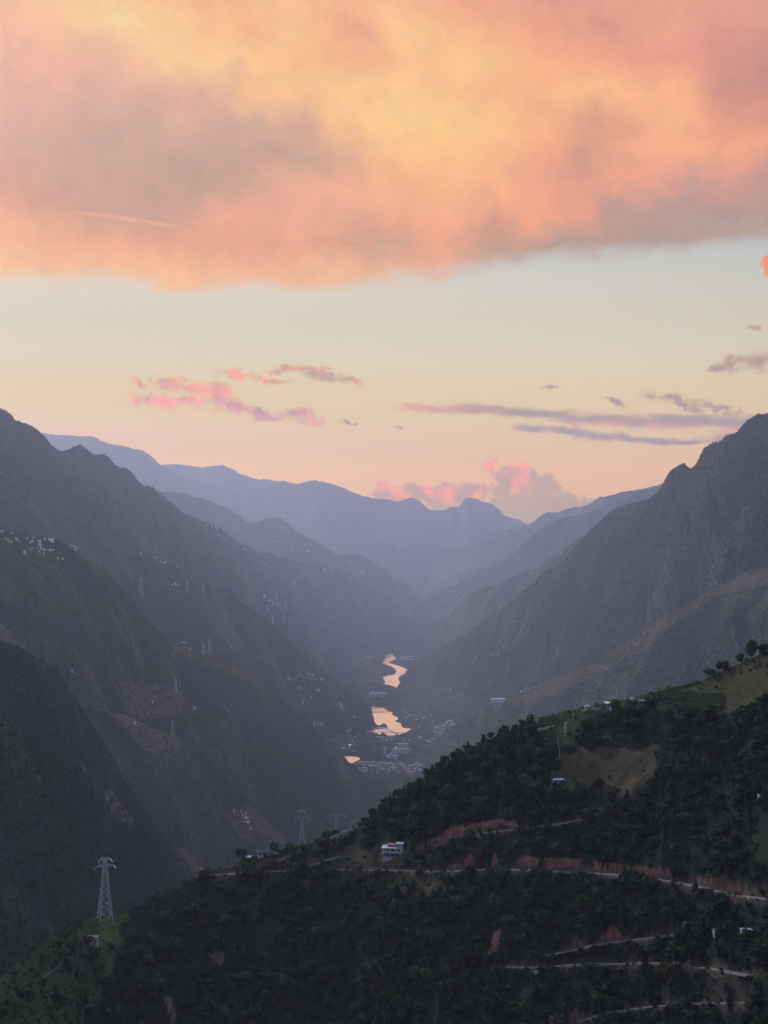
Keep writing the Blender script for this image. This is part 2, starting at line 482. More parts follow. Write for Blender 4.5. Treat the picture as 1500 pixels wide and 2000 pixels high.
def mesh_np(name, verts, quads, mat, cover=None, smooth=True):
    me = bpy.data.meshes.new(name)
    verts = np.asarray(verts, np.float32)
    quads = np.asarray(quads, np.int32)
    me.vertices.add(len(verts))
    me.vertices.foreach_set('co', verts.ravel())
    me.loops.add(quads.size)
    me.loops.foreach_set('vertex_index', quads.ravel())
    me.polygons.add(len(quads))
    me.polygons.foreach_set('loop_start', np.arange(len(quads), dtype=np.int32) * quads.shape[1])
    me.polygons.foreach_set('loop_total', np.full(len(quads), quads.shape[1], np.int32))
    me.update(calc_edges=True)
    me.validate()
    if smooth:
        me.polygons.foreach_set('use_smooth', np.ones(len(me.polygons), bool))
    if cover is not None:
        at = me.attributes.new('cover', 'FLOAT_COLOR', 'POINT')
        rgba = np.ones((len(verts), 4), np.float32)
        rgba[:, :3] = cover
        at.data.foreach_set('color', rgba.ravel())
    me.materials.append(mat)
    return me


def link(name, me, parent=None, **props):
    o = bpy.data.objects.new(name, me)
    C.objects.link(o)
    if parent is not None:
        o.parent = parent
    for k, v in props.items():
        o[k] = v
    return o


def grid_quads(nr, nc):
    i = np.arange(nr * nc).reshape(nr, nc)
    return np.stack([i[:-1, :-1], i[1:, :-1], i[1:, 1:], i[:-1, 1:]], -1).reshape(-1, 4)


FOREST = np.array((0.009, 0.014, 0.011))
SCRUB = np.array((0.032, 0.034, 0.019))
FIELD = np.array((0.070, 0.052, 0.034))
GRASS = np.array((0.055, 0.074, 0.022))
SOIL = np.array((0.125, 0.066, 0.042))
ROCK = np.array((0.13, 0.105, 0.095))


class Ridge:
    """A mountain: a crest line with its own distances, a long face towards the valley and a back slope."""
    def __init__(self, name, crest, label, step=2.6, slope=0.55, rows=110, zmin=-30, maxd=4000, backd=600, gul=(60, 260), rough=14, jit=1.0, seed=1,
                 patch=0.35, carve=None, cover=None, mat=None, back_rows=12, pw=1.5, post=None):
        self.name = name
        crest = np.array(crest, float)
        px = np.arange(crest[0, 0], crest[-1, 0] + step * 0.5, step)
        py = np.interp(px, crest[:, 0], crest[:, 1])
        # soften the polyline a little, then roughen it with tree- and rock-sized bumps
        k = np.array([1, 2, 1]) / 4.0
        py = np.convolve(np.pad(py, 1, 'edge'), k, 'valid')
        Y = np.interp(px, crest[:, 0], crest[:, 2])
        Y = np.convolve(np.pad(Y, 10, 'edge'), np.ones(21) / 21, 'valid')
        pys = py
        py = py + jit * (2.4 * fbm(px / 9.0, px * 0 + seed + .37, 4, seed, 0.7) + 3.0 * fbm(px / 42.0, px * 0 + seed + 9.41, 3, seed))
        t, sl = ray(px, py)
        zc = CAM_Z + sl * Y
        zs = CAM_Z + ray(px, pys)[1] * Y
        X = t * Y
        s = np.concatenate([[0], np.cumsum(np.hypot(np.diff(X), np.diff(Y)))])
        md = np.clip((zc - zmin) / slope, 40, maxd)
        u = np.linspace(0, 1, rows)
        d = (u[:, None] ** pw) * md[None, :]
        ub = np.linspace(1, 0, back_rows, endpoint=False)
        db = -(ub[:, None] ** 1.4) * backd * np.ones_like(md)[None, :]
        D = np.concatenate([db, d], 0)
        front = np.maximum(D, 0)
        back = np.maximum(-D, 0)
        YY = Y[None, :] - D
        XX = t[None, :] * YY
        SS = np.broadcast_to(s[None, :], D.shape)
        Z = zs[None, :] + (zc - zs)[None, :] * np.exp(-np.abs(D) / (gul[1] * 0.18)) - slope * front - 0.75 * back
        amp, gl = gul
        env = sstep(front + back, 0, gl * 1.6)
        warp = fbm(XX / (gl * 3), YY / (gl * 3), 2, seed + 40) * gl * 1.2
        Z += env * amp * (ridged((SS + warp) / gl, (front - back) / (gl * 3.2) + 3, 3, seed) - 0.25)
        Z += env * rough * fbm(XX / (gl * 0.35), YY / (gl * 0.35), 5, seed + 20, 0.6)
        if carve is not None:
            Z = carve(self, XX, YY, Z, D, px)
        # nothing on the face stands above the crest seen from the viewpoint side of the valley
        lim = (zc / Y - CAM_Z / Y)[None, :] * YY + CAM_Z - 0.02 * np.abs(D)
        Z = np.where(D > 0, np.minimum(Z, lim), Z)
        if post is not None:
            Z = post(self, XX, YY, Z, D)
        self.px, self.t, self.X, self.Y, self.Z, self.D = px, t, XX, YY, Z, D
        self.nb = back_rows
        PX, PY = project(XX, YY, Z)
        self.PX, self.PY = PX, PY
        # ground cover
        a = sstep(fbm(XX / (gl * 1.1), YY / (gl * 1.1), 4, seed + 60) + 0.35 * fbm(XX / 90, YY / 90, 3, seed + 70), 0.30 - patch, 0.62 - patch)
        b = sstep(fbm(XX / (gl * 0.7) + 7, YY / (gl * 0.7), 4, seed + 80), 0.12, 0.34) * a
        self.field = b
        cov = FOREST[None, None, :] * (1 - a[..., None]) + SCRUB[None, None, :] * a[..., None]
        cov = cov * (1 - b[..., None] * 0.85) + FIELD[None, None, :] * b[..., None] * 0.75
        if cover is not None:
            cov = cover(self, cov)
        nr, nc = D.shape
        self.obj = link(name, mesh_np(name, np.stack([XX, YY, Z], -1).reshape(-1, 3), grid_quads(nr, nc), mat, cov.reshape(-1, 3)), kind='structure', label=label)

    def at(self, px, py):
        """point on the face that the given photograph pixel sees"""
        t, s = ray(px, py)
        j = int(np.clip(np.searchsorted(self.t, float(t)) - 1, 0, len(self.t) - 2))
        w = float(np.clip((t - self.t[j]) / (self.t[j + 1] - self.t[j]), 0, 1))
        Yc = self.Y[self.nb:, j] * (1 - w) + self.Y[self.nb:, j + 1] * w
        Zc = self.Z[self.nb:, j] * (1 - w) + self.Z[self.nb:, j + 1] * w
        sl = (Zc - CAM_Z) / Yc
        for i in range(len(sl) - 1, 0, -1):
            if sl[i] <= s <= sl[i - 1]:
                q = float((s - sl[i]) / max(sl[i - 1] - sl[i], 1e-9))
                yy = Yc[i] + (Yc[i - 1] - Yc[i]) * q
                return Vector((float(t) * yy, yy, Zc[i] + (Zc[i - 1] - Zc[i]) * q))
        i = 0 if s > sl[0] else len(sl) - 1
        return Vector((float(t) * Yc[i], Yc[i], Zc[i]))

    def at_many(self, j, i):
        """points at fractional column j, row i"""
        j0 = np.clip(np.floor(j).astype(int), 0, self.Z.shape[1] - 2)
        i0 = np.clip(np.floor(i).astype(int), 0, self.Z.shape[0] - 2)
        fj, fi = j - j0, i - i0

        def bl(A):
            return (A[i0, j0] * (1 - fj) + A[i0, j0 + 1] * fj) * (1 - fi) + (A[i0 + 1, j0] * (1 - fj) + A[i0 + 1, j0 + 1] * fj) * fi
        return bl(self.X), bl(self.Y), bl(self.Z)


M_FAR = terrain_mat('far_mountain_cover', 120, 0)
M_MID = terrain_mat('mountain_cover', 26, 9, 0.7)
M_NEARM = terrain_mat('slope_cover', 7, 3.0, 0.7)
M_FORE = terrain_mat('hillside_cover', 1.6, 0.5, 0.5)

# ------------------------------------------------------------------ mountains, farthest first
far_back = Ridge('mountain_range', [(240, 935, 18403), (290, 912, 18403), (320, 909, 18403), (345, 908, 18403), (400, 911, 18403), (440, 910, 18403), (455, 916, 18403), (470, 925, 18403), (500, 934, 18403), (530, 937, 18403), (560, 940, 18403), (600, 955, 17828), (660, 985, 17828)],
                 'most distant pale blue ridge on the skyline', rows=40, slope=0.5, maxd=3000, backd=700, gul=(120, 900), rough=60, jit=1.3, seed=2, mat=M_FAR)
far_main = Ridge('mountain_range', [(40, 842, 15671), (85, 847, 15671), (115, 849, 15671), (150, 851, 15671), (185, 853, 15671), (200, 860, 15671), (215, 867, 15671), (250, 872, 15671), (285, 883, 16027), (297, 893, 16027), (310, 905, 16027), (330, 916, 16383), (360, 927, 16383), (400, 938, 16739), (433, 947, 17095), (470, 952, 17095), (500, 955, 17095), (540, 949, 17095), (560, 945, 17095), (590, 943, 17095), (615, 938, 17095), (640, 942, 17095), (665, 952, 17095), (690, 962, 17095), (720, 972, 17095), (745, 974, 17095), (775, 979, 17451), (785, 976, 17451), (800, 971, 17451), (815, 975, 17451), (828, 986, 17451), (840, 996, 17451), (870, 997, 17451), (885, 990, 17451), (895, 992, 17451), (900, 984, 17451), (905, 977, 17451), (915, 970, 17451), (930, 974, 17451), (945, 981, 17451), (960, 984, 17451), (975, 995, 17451), (985, 1008, 17451), (1010, 1013, 17451), (1030, 1024, 17451), (1100, 1050, 17451), (1200, 1090, 17451)],
                 'long pale blue range closing the end of the valley', rows=90, slope=0.42, maxd=5000, backd=900, gul=(170, 1500), rough=70, jit=1.3, seed=5, zmin=-20, mat=M_FAR)
spur_d = Ridge('mountain', [(230, 935, 10300), (310, 960, 10700), (330, 961, 10800), (350, 962, 10900), (380, 970, 11050), (410, 978, 11200), (440, 990, 11350), (470, 1008, 11500), (485, 1020, 11575), (505, 1020, 11675), (520, 1013, 11750), (540, 1009, 11850), (555, 1017, 11925), (575, 1035, 12025), (600, 1049, 12150), (620, 1060, 12250), (660, 1082, 12450), (685, 1083, 12575), (705, 1083, 12675), (725, 1097, 12775), (745, 1107, 12875), (760, 1117, 12950), (790, 1137, 13100), (815, 1160, 13225), (835, 1180, 13325), (860, 1200, 13450)],
               'hazy left spur with a rounded knoll below the far range', rows=90, slope=0.45, maxd=3200, backd=900, gul=(90, 700), rough=30, jit=1.3, seed=8, zmin=-20, mat=M_FAR)
spur_k = Ridge('mountain', [(785, 1142, 15579), (795, 1137, 15579), (810, 1130, 15415), (830, 1115, 15170), (850, 1095, 14924), (870, 1086, 14760), (880, 1084, 14760), (900, 1071, 14596), (930, 1058, 14432), (960, 1045, 14350), (1000, 1032, 14186), (1025, 1030, 13940), (1040, 1020, 13940), (1055, 1008, 13940), (1070, 1000, 13940), (1090, 1001, 13776), (1110, 992, 13612), (1130, 988, 12710), (1150, 985, 13366), (1170, 972, 12300), (1190, 968, 12300), (1215, 960, 12956), (1240, 957, 12792), (1260, 955, 12710), (1290, 945, 12546), (1340, 925, 12300)],
               'hazy pale ridge behind the right valley side', rows=80, slope=0.45, maxd=3200, backd=900, gul=(90, 700), rough=30, jit=1.3, seed=12, zmin=-20, mat=M_FAR, patch=0.45)
spur_k2 = Ridge('mountain', [(790, 1192, 12500), (805, 1185, 12423), (820, 1175, 12347), (850, 1157, 12194), (870, 1147, 12092), (900, 1131, 11939), (920, 1120, 11837), (960, 1101, 11633), (1000, 1085, 11430), (1030, 1056, 11277), (1060, 1030, 11124), (1097, 1013, 10936), (1130, 1005, 10767), (1180, 990, 10513), (1250, 960, 10156), (1320, 940, 9800)],
                'pale violet spur dotted with houses on the right valley side', rows=80, slope=0.45, maxd=2800, backd=700, gul=(70, 520), rough=24, jit=1.4, seed=15, zmin=-20, mat=M_FAR, patch=0.45)
mtn_f = Ridge('mountain', [(-420, 720, 4300), (-200, 742, 4400), (-60, 775, 4700), (0, 800, 5000), (20, 806, 5100), (28, 818, 5100), (55, 830, 5200), (70, 837, 5300), (85, 850, 5400), (100, 870, 5500), (115, 880, 5600), (130, 877, 5600), (143, 871, 5700), (155, 869, 5700), (165, 875, 5800), (180, 889, 5900), (200, 888, 6000), (212, 894, 6100), (225, 908, 6100), (245, 914, 6300), (258, 925, 6400), (270, 941, 6500), (282, 951, 6500), (292, 950, 6600), (310, 963, 6800), (340, 985, 7100), (360, 1005, 7300), (400, 1020, 7800), (430, 1030, 8100), (445, 1042, 8300), (460, 1060, 8500), (477, 1066, 8700), (500, 1077, 9000), (540, 1087, 9500), (583, 1097, 10000), (600, 1099, 10200), (633, 1110, 10500), (660, 1119, 10700), (687, 1130, 10900), (710, 1139, 11000), (733, 1152, 11200), (755, 1167, 11500), (780, 1188, 11800), (800, 1205, 12000), (822, 1224, 12300), (850, 1240, 12500)],
              'tall shadowed mountain running down the left side of the valley', rows=150, slope=0.50, maxd=2600, backd=700, gul=(110, 380), rough=40, jit=1.6, seed=21, zmin=-25, mat=M_MID)
ridge_l = Ridge('mountain', [(780, 1290, 10800), (800, 1262, 10700), (815, 1238, 10600), (830, 1224, 10500), (850, 1214, 10300), (870, 1204, 10000), (890, 1190, 9800), (905, 1175, 9600), (920, 1161, 9400), (950, 1147, 9200), (980, 1135, 9000), (1000, 1128, 8900), (1020, 1115, 8800), (1050, 1110, 8600), (1070, 1095, 8400), (1090, 1080, 8300), (1110, 1065, 8200), (1160, 1030, 8000)],
                'violet ridge with houses behind the big right mountain', rows=80, slope=0.5, maxd=2200, backd=500, gul=(50, 330), rough=20, jit=1.6, seed=25, zmin=-20, mat=M_MID, patch=0.45)
mtn_m = Ridge('mountain', [(762, 1352, 8000), (775, 1343, 8200), (790, 1320, 8500), (803, 1304, 8600), (820, 1290, 8650), (850, 1274, 8600), (870, 1262, 8500), (900, 1244, 8300), (950, 1211, 7950), (980, 1190, 7700), (1010, 1165, 7500), (1040, 1137, 7300), (1060, 1120, 7200), (1090, 1107, 7000), (1105, 1092, 6900), (1120, 1070, 6800), (1140, 1050, 6700), (1160, 1030, 6600), (1185, 1005, 6400), (1200, 996, 6350), (1215, 988, 6300), (1235, 982, 6200), (1260, 975, 6100), (1280, 965, 5900), (1290, 955, 5850), (1297, 943, 5800), (1305, 925, 5750), (1325, 910, 5650), (1335, 907, 5600), (1345, 917, 5600), (1356, 913, 5500), (1364, 900, 5450), (1375, 876, 5400), (1390, 865, 5300), (1405, 861, 5250), (1420, 850, 5150), (1438, 847, 5050), (1445, 840, 5050), (1460, 821, 5000), (1480, 812, 4900), (1500, 808, 4800), (1560, 790, 4500), (1700, 740, 4300), (1900, 720, 4200)],
              'huge dark mountain filling the right side of the valley', rows=170, slope=0.52, maxd=2600, backd=700, gul=(125, 430), rough=40, jit=1.5, seed=31, zmin=-20, mat=M_MID)


def dry_field(polys, col, amt=0.8):
    def f(r, cov):
        for p in polys:
            m = in_poly(r.PX + 4 * fbm(r.X / 60, r.Y / 60, 2, 3), r.PY + 3 * fbm(r.X / 60, r.Y / 60, 2, 4), p)
            cov = np.where(m[..., None], cov * (1 - amt) + col * amt, cov)
            r.field = np.where(m, np.maximum(r.field, amt), r.field)
        return cov
    return f


def terraces_h(r, cov):
    cov = dry_field([[(335, 1252), (425, 1278), (470, 1305), (520, 1345), (470, 1325), (400, 1300), (345, 1280)]], FIELD, 0.6)(r, cov)
    m = in_poly(r.PX + 6 * fbm(r.X / 50, r.Y / 50, 3, 3), r.PY + 5 * fbm(r.X / 50, r.Y / 50, 3, 4), [(235, 1330), (345, 1338), (365, 1372), (345, 1400), (250, 1405), (238, 1370)])
    st = 0.5 + 0.5 * np.sin(r.Z / 3.2 + 1.5 * fbm(r.X / 60, r.Y / 60, 2, 8))
    cov = np.where(m[..., None], FIELD * (0.5 + 0.45 * st[..., None]), cov)
    r.field = np.where(m, 0.97, r.field)
    return cov


mtn_g = Ridge('mountain', [(-200, 930, 3600), (60, 985, 4000), (117, 1007, 4200), (167, 1027, 4350), (213, 1053, 4500), (260, 1073, 4650), (300, 1087, 4800), (350, 1105, 5000), (400, 1130, 5250), (450, 1160, 5500), (500, 1196, 5700), (550, 1236, 5950), (600, 1281, 6150), (640, 1316, 6350), (657, 1333, 6400), (680, 1348, 6450), (700, 1357, 6500), (712, 1368, 6500), (722, 1381, 6480), (727, 1397, 6460), (731, 1410, 6440), (742, 1430, 6350)],
              'dark left spur with villages and towers that reaches the river', rows=130, slope=0.5, maxd=1700, backd=450, gul=(65, 300), rough=26, jit=0.8, seed=37, zmin=-15, mat=M_MID, patch=0.4,
              cover=dry_field([[(215, 1055), (330, 1085), (420, 1130), (500, 1180), (430, 1150), (330, 1110), (240, 1080)]], FIELD, 0.35))
mtn_n = Ridge('mountain', [(800, 1500, 5400), (815, 1482, 5500), (840, 1452, 5800), (870, 1431, 5900), (900, 1411, 5800), (950, 1386, 5500), (1000, 1356, 5200), (1050, 1331, 5000), (1100, 1311, 4800), (1150, 1291, 4600), (1210, 1256, 4400), (1260, 1226, 4250), (1300, 1201, 4150), (1350, 1171, 4000), (1400, 1141, 3850), (1450, 1121, 3700), (1500, 1106, 3600), (1560, 1085, 3400), (1700, 1050, 3300), (1950, 1010, 3200)],
              'lower brownish shoulder of the right mountain above the town', rows=110, slope=0.46, maxd=1300, backd=450, gul=(60, 230), rough=22, jit=0.8, seed=41, zmin=-12, mat=M_MID, patch=0.42,
              cover=dry_field([[(1500, 1110), (1500, 1140), (1400, 1165), (1320, 1215), (1270, 1240), (1300, 1205), (1400, 1145)], [(1290, 1215), (1330, 1200), (1260, 1270), (1215, 1290), (1200, 1268)],
                               [(1090, 1320), (1160, 1295), (1200, 1300), (1100, 1350), (1000, 1385), (1010, 1360)]], FIELD, 0.6))
mtn_h = Ridge('mountain', [(-480, 930, 2400), (-250, 975, 2500), (-60, 1015, 2650), (0, 1033, 2800), (40, 1043, 2850), (80, 1050, 2900), (105, 1053, 2950), (130, 1064, 3000), (150, 1080, 3050), (175, 1095, 3100), (200, 1112, 3150), (220, 1130, 3200), (240, 1150, 3250), (258, 1172, 3300), (270, 1192, 3300), (285, 1210, 3350), (300, 1226, 3400), (330, 1249, 3450), (360, 1257, 3550), (400, 1272, 3650), (430, 1280, 3700), (450, 1290, 3750), (490, 1316, 3850), (520, 1342, 3950), (550, 1369, 4050), (582, 1396, 4150), (605, 1415, 4250), (632, 1438, 4350), (662, 1467, 4450), (683, 1491, 4500), (710, 1510, 4600), (737, 1524, 4650), (758, 1541, 4650), (790, 1560, 4650)],
              'dark left mountain with a hilltop village and pylons on its shoulder', rows=170, slope=0.55, maxd=1500, backd=350, gul=(55, 240), rough=22, jit=1.5, seed=47, zmin=-10, mat=M_MID, patch=0.38,
              cover=terraces_h)
spur_j = Ridge('mountain', [(-150, 1300, 2150), (120, 1350, 2300), (180, 1386, 2400), (230, 1395, 2450), (260, 1405, 2500), (300, 1425, 2550), (330, 1436, 2600), (360, 1448, 2650), (400, 1480, 2720), (450, 1530, 2800), (500, 1585, 2850), (540, 1622, 2900), (600, 1665, 2900), (660, 1700, 2900)],
               'low dark spur with a bare brown field on its crest', rows=110, slope=0.5, maxd=1100, backd=260, gul=(28, 170), rough=11, jit=1.0, seed=53, zmin=-10, mat=M_MID,
               cover=dry_field([[(205, 1392), (240, 1394), (300, 1422), (358, 1446), (345, 1462), (285, 1468), (262, 1440), (235, 1412)], [(440, 1590), (500, 1560), (560, 1600), (560, 1650), (470, 1640)]], FIELD, 0.75))


def rock_cover(r, cov):
    for p in ([(200, 1540), (225, 1545), (245, 1580), (262, 1600), (255, 1612), (232, 1600), (210, 1570)], [(150, 1480), (168, 1500), (172, 1520), (158, 1510)]):
        m = in_poly(r.PX + 7 * fbm(r.X / 14, r.Z / 14, 3, 3), r.PY + 7 * fbm(r.X / 14, r.Z / 14, 3, 4), p)
        m = m & (fbm(r.X / 4, r.Z / 9, 3, 9) > -0.15)
        cov = np.where(m[..., None], ROCK * 0.6, cov)
        r.field = np.where(m, 1.0, r.field)
    return cov


mtn_i = Ridge('mountain', [(-520, 1080, 1150), (-250, 1160, 1250), (-60, 1225, 1350), (0, 1254, 1450), (15, 1256, 1480), (35, 1264, 1500), (50, 1275, 1520), (75, 1290, 1550), (95, 1297, 1570), (110, 1306, 1590), (130, 1335, 1620), (140, 1348, 1640), (150, 1363, 1650), (165, 1390, 1670), (180, 1415, 1690), (200, 1449, 1720), (220, 1481, 1750), (240, 1519, 1780), (260, 1554, 1800), (280, 1581, 1820), (300, 1609, 1850), (330, 1641, 1880), (350, 1655, 1900), (400, 1682, 1950), (440, 1700, 2000), (520, 1740, 2050)],
              'near dark forested mountain with a rock scar at the left edge', rows=170, slope=0.72, maxd=620, backd=200, gul=(26, 120), rough=9, jit=2.0, seed=59, zmin=-10, mat=M_NEARM, patch=0.36, cover=rock_cover, pw=1.25)

m_track = plain('pale_track', (0.20, 0.17, 0.14), 0.9)
for r, pts, w, lab in [(mtn_h, [(350, 1259), (358, 1254), (366, 1250)], 3.0, 'short pale road on the brown shoulder with two pylons'),
                       (mtn_h, [(313, 1287), (316, 1296), (319, 1308), (323, 1320)], 3.5, 'pale steep track down the left mountain below the shoulder'),
                       (mtn_h, [(363, 1370), (368, 1366), (369, 1361), (366, 1358)], 4.0, 'curved pale track beside the striped fields'),
                       (spur_j, [(232, 1396), (262, 1407), (300, 1426), (335, 1438)], 3.0, 'faint track along the bare brown crest field'),
                       (mtn_n, [(900, 1424), (950, 1396), (1000, 1372), (1060, 1345)], 6.0, 'faint track across the brown right shoulder'),
                       (mtn_g, [(555, 1330), (590, 1322), (630, 1330), (660, 1352)], 5.0, 'faint track between the houses of the lower left slope')]:
    D_ = []
    for (x0, y0), (x1, y1) in zip(pts[:-1], pts[1:]):
        D_ += [r.at(x0 + (x1 - x0) * k / 6, y0 + (y1 - y0) * k / 6) for k in range(6)]
    D_.append(r.at(*pts[-1]))
    P = np.array(D_)
    v = np.concatenate([P + (0, -w * 0.3, 0.5 + w * 0.4), P + (0, w * 0.3, -0.5)], 0)
    n = len(P)
    link('track', mesh_np('track', v, [(i, i + 1, n + i + 1, n + i) for i in range(n - 1)], m_track, smooth=False), kind='structure', label=lab)

# ------------------------------------------------------------------ river and valley floor


def on_plane(px, py, z=0.0):
    t, s = ray(px, py)
    Y = (z - CAM_Z) / s
    return float(t * Y), float(Y)


POOLS = [
    [(769, 1275), (760, 1277), (750, 1279), (753, 1284), (751, 1290), (746, 1295), (752, 1297), (756, 1299), (764, 1301), (772, 1307), (774, 1312), (770, 1318), (757, 1320), (748, 1322), (750, 1328), (753, 1333), (744, 1338), (746, 1342), (754, 1345), (758, 1348), (763, 1349), (768, 1347), (774, 1343), (779, 1338), (783, 1334), (784, 1332), (779, 1330), (778, 1326), (780, 1321), (784, 1319), (790, 1316), (792, 1311), (796, 1308), (788, 1304), (777, 1300), (766, 1297), (757, 1295), (764, 1291), (773, 1288), (772, 1284), (768, 1281)],
    [(724, 1379), (727, 1388), (728, 1396), (731, 1404), (729, 1409), (733, 1413), (739, 1417), (744, 1416), (748, 1413), (753, 1414), (757, 1419), (757, 1422), (745, 1424), (728, 1426), (719, 1427), (724, 1430), (734, 1432), (741, 1434), (748, 1431), (754, 1434), (757, 1438), (768, 1438), (775, 1436), (783, 1434), (790, 1432), (797, 1428), (803, 1424), (800, 1423), (788, 1422), (784, 1418), (783, 1415), (786, 1414), (777, 1411), (771, 1409), (777, 1405), (778, 1402), (770, 1398), (764, 1396), (768, 1392), (764, 1391), (757, 1389), (753, 1384), (747, 1382), (735, 1380)],
    [(668, 1477), (676, 1477.5), (690, 1478), (701, 1479), (703, 1482), (702, 1485), (697, 1486), (692, 1489), (688, 1491), (683, 1490), (678, 1488)],
]
POOLS_W = [[on_plane(*p) for p in pool] for pool in POOLS]
m_water, h, b = new_mat('river_water')
co = h.n('ShaderNodeTexCoord').outputs['Object']
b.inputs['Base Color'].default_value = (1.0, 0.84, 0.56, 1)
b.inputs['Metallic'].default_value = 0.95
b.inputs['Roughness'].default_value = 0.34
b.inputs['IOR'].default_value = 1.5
# wave facets: the sides that show at this low angle lean towards the viewer; calmer streaks lie flatter
strk = h.noise(h.mapping(co, (0, 0), 0.12, (120.0, 70.0)), 1.0, 6, 0.66)
wob = h.vm('SUBTRACT', h.noise(co, 0.02, 5, 0.65, color=True), (0.5, 0.5, 0.5))
cn = h.n('ShaderNodeCombineXYZ')
h.put(cn.inputs[1], h.rng(strk, 0.36, 0.50, 0.0, -0.095))
cn.inputs[2].default_value = 1.0
h.put(b.inputs['Normal'], h.vm('NORMALIZE', h.vm('ADD', cn.outputs[0], h.vm('MULTIPLY', wob, (0.16, 0.06, 0.0)))))
b.inputs['Roughness'].default_value = 0.20
rv, rf = [], []
for pool in POOLS_W:
    rf.append(list(range(len(rv), len(rv) + len(pool))))
    rv += [(x, y, 0.6) for x, y in pool]
me = bpy.data.meshes.new('river')
me.from_pydata(rv, [], rf)
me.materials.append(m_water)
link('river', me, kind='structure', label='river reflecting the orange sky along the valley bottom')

BUMPS = [(-60, 5740, 150, 150, 15), (20, 5740, 120, 140, 14), (110, 5760, 120, 150, 14), (-110, 7420, 190, 250, 50), (-30, 7460, 130, 210, 36), (45, 7560, 90, 160, 20),
         (-170, 5950, 100, 120, 26), (330, 6100, 200, 500, 60), (220, 6700, 120, 400, 34), (-190, 9300, 150, 700, 90), (60, 4900, 300, 220, 14)]


def floor_z(x, y):
    d = np.full(np.shape(x), 1e9)
    for pool in POOLS_W:
        d = np.minimum(d, seg_dist(x, y, pool + [pool[0]]))
        d = np.where(in_poly(x, y, pool), -2.0, d)
    rise = sstep(d, 8, 160)
    z = np.where(d < 0, -1.0, 0.25 + rise * (3 + 6 * (fbm(x / 120, y / 120, 4, 90) + 0.5)))
    for bx, by, sx, sy, hh in BUMPS:
        z = z + rise * hh * np.exp(-((x - bx) / sx) ** 2 - ((y - by) / sy) ** 2)
    return z


gx = np.arange(-700, 900.1, 8.0)
gy = np.arange(4200, 11600, 16.0)
FX, FY = np.meshgrid(gx, gy)
FZ = floor_z(FX, FY)
fa = sstep(fbm(FX / 150, FY / 150, 4, 95), -0.1, 0.25)
fcov = FOREST * (1 - fa[..., None]) + (FIELD * 0.45 + GRASS * 0.15) * fa[..., None]
link('valley_floor', mesh_np('valley_floor', np.stack([FX, FY, FZ], -1).reshape(-1, 3), grid_quads(*FX.shape)[:, ::-1], M_MID, fcov.reshape(-1, 3)), kind='structure', label='valley floor along the river')

# the low ground under everything
me = mesh_np('ground', [(-15000, -1500, -40), (15000, -1500, -40), (15000, 19200, -40), (-15000, 19200, -40)], [(0, 1, 2, 3)], M_FAR, np.array([FOREST] * 4), smooth=False)
link('ground', me, kind='structure', label='low ground of the valley under the mountains')

# unseen mountainside under and behind the viewer, added to shade the near hillside
vx, vy = np.meshgrid(np.arange(-2600, 2601, 40.0), np.arange(-1700, 241, 20.0))
vz = CAM_Z - 1.8 - np.where(vy > -950, 0.80 * vy, -0.80 * 950 * 1.0 + 0.5 * (vy + 950) * -1.0 * -1.0)
vz = np.where(vy > -950, CAM_Z - 1.8 - 0.80 * vy, CAM_Z - 1.8 + 760 + 0.5 * (vy + 950))
vz = vz + sstep(np.abs(vy), 60, 400) * 60 * fbm(vx / 300, vy / 300, 4, 77) - 0.00006 * vx ** 2
link('mountainside', mesh_np('mountainside', np.stack([vx, vy, vz], -1).reshape(-1, 3), grid_quads(*vx.shape)[:, ::-1], M_MID, np.broadcast_to(FOREST, (vx.size, 3))), kind='structure', label='unseen mountainside added behind the viewpoint to shade the near hillside')

# ------------------------------------------------------------------ haze
m_haze = bpy.data.materials.new('haze_air')
m_haze.use_nodes = True
nt = m_haze.node_tree
nt.nodes.clear()
pv = nt.nodes.new('ShaderNodeVolumePrincipled')
HAZE_DENSITY = 3.4e-5
pv.inputs['Density'].default_value = HAZE_DENSITY
pv.inputs['Color'].default_value = (0.79, 0.845, 1.0, 1)
pv.inputs['Anisotropy'].default_value = 0.45
mo = nt.nodes.new('ShaderNodeOutputMaterial')
nt.links.new(pv.outputs[0], mo.inputs['Volume'])
hv = [(x, y, z) for z in (-41.5, 2300) for x, y in ((-15500, -2000), (15500, -2000), (15500, 19500), (-15500, 19500))]
me = bpy.data.meshes.new('haze')
me.from_pydata(hv, [], [(3, 2, 1, 0), (4, 5, 6, 7), (0, 1, 5, 4), (1, 2, 6, 5), (2, 3, 7, 6), (3, 0, 4, 7)])
me.materials.append(m_haze)
link('haze', me, kind='stuff', label='blue evening haze filling the valley')

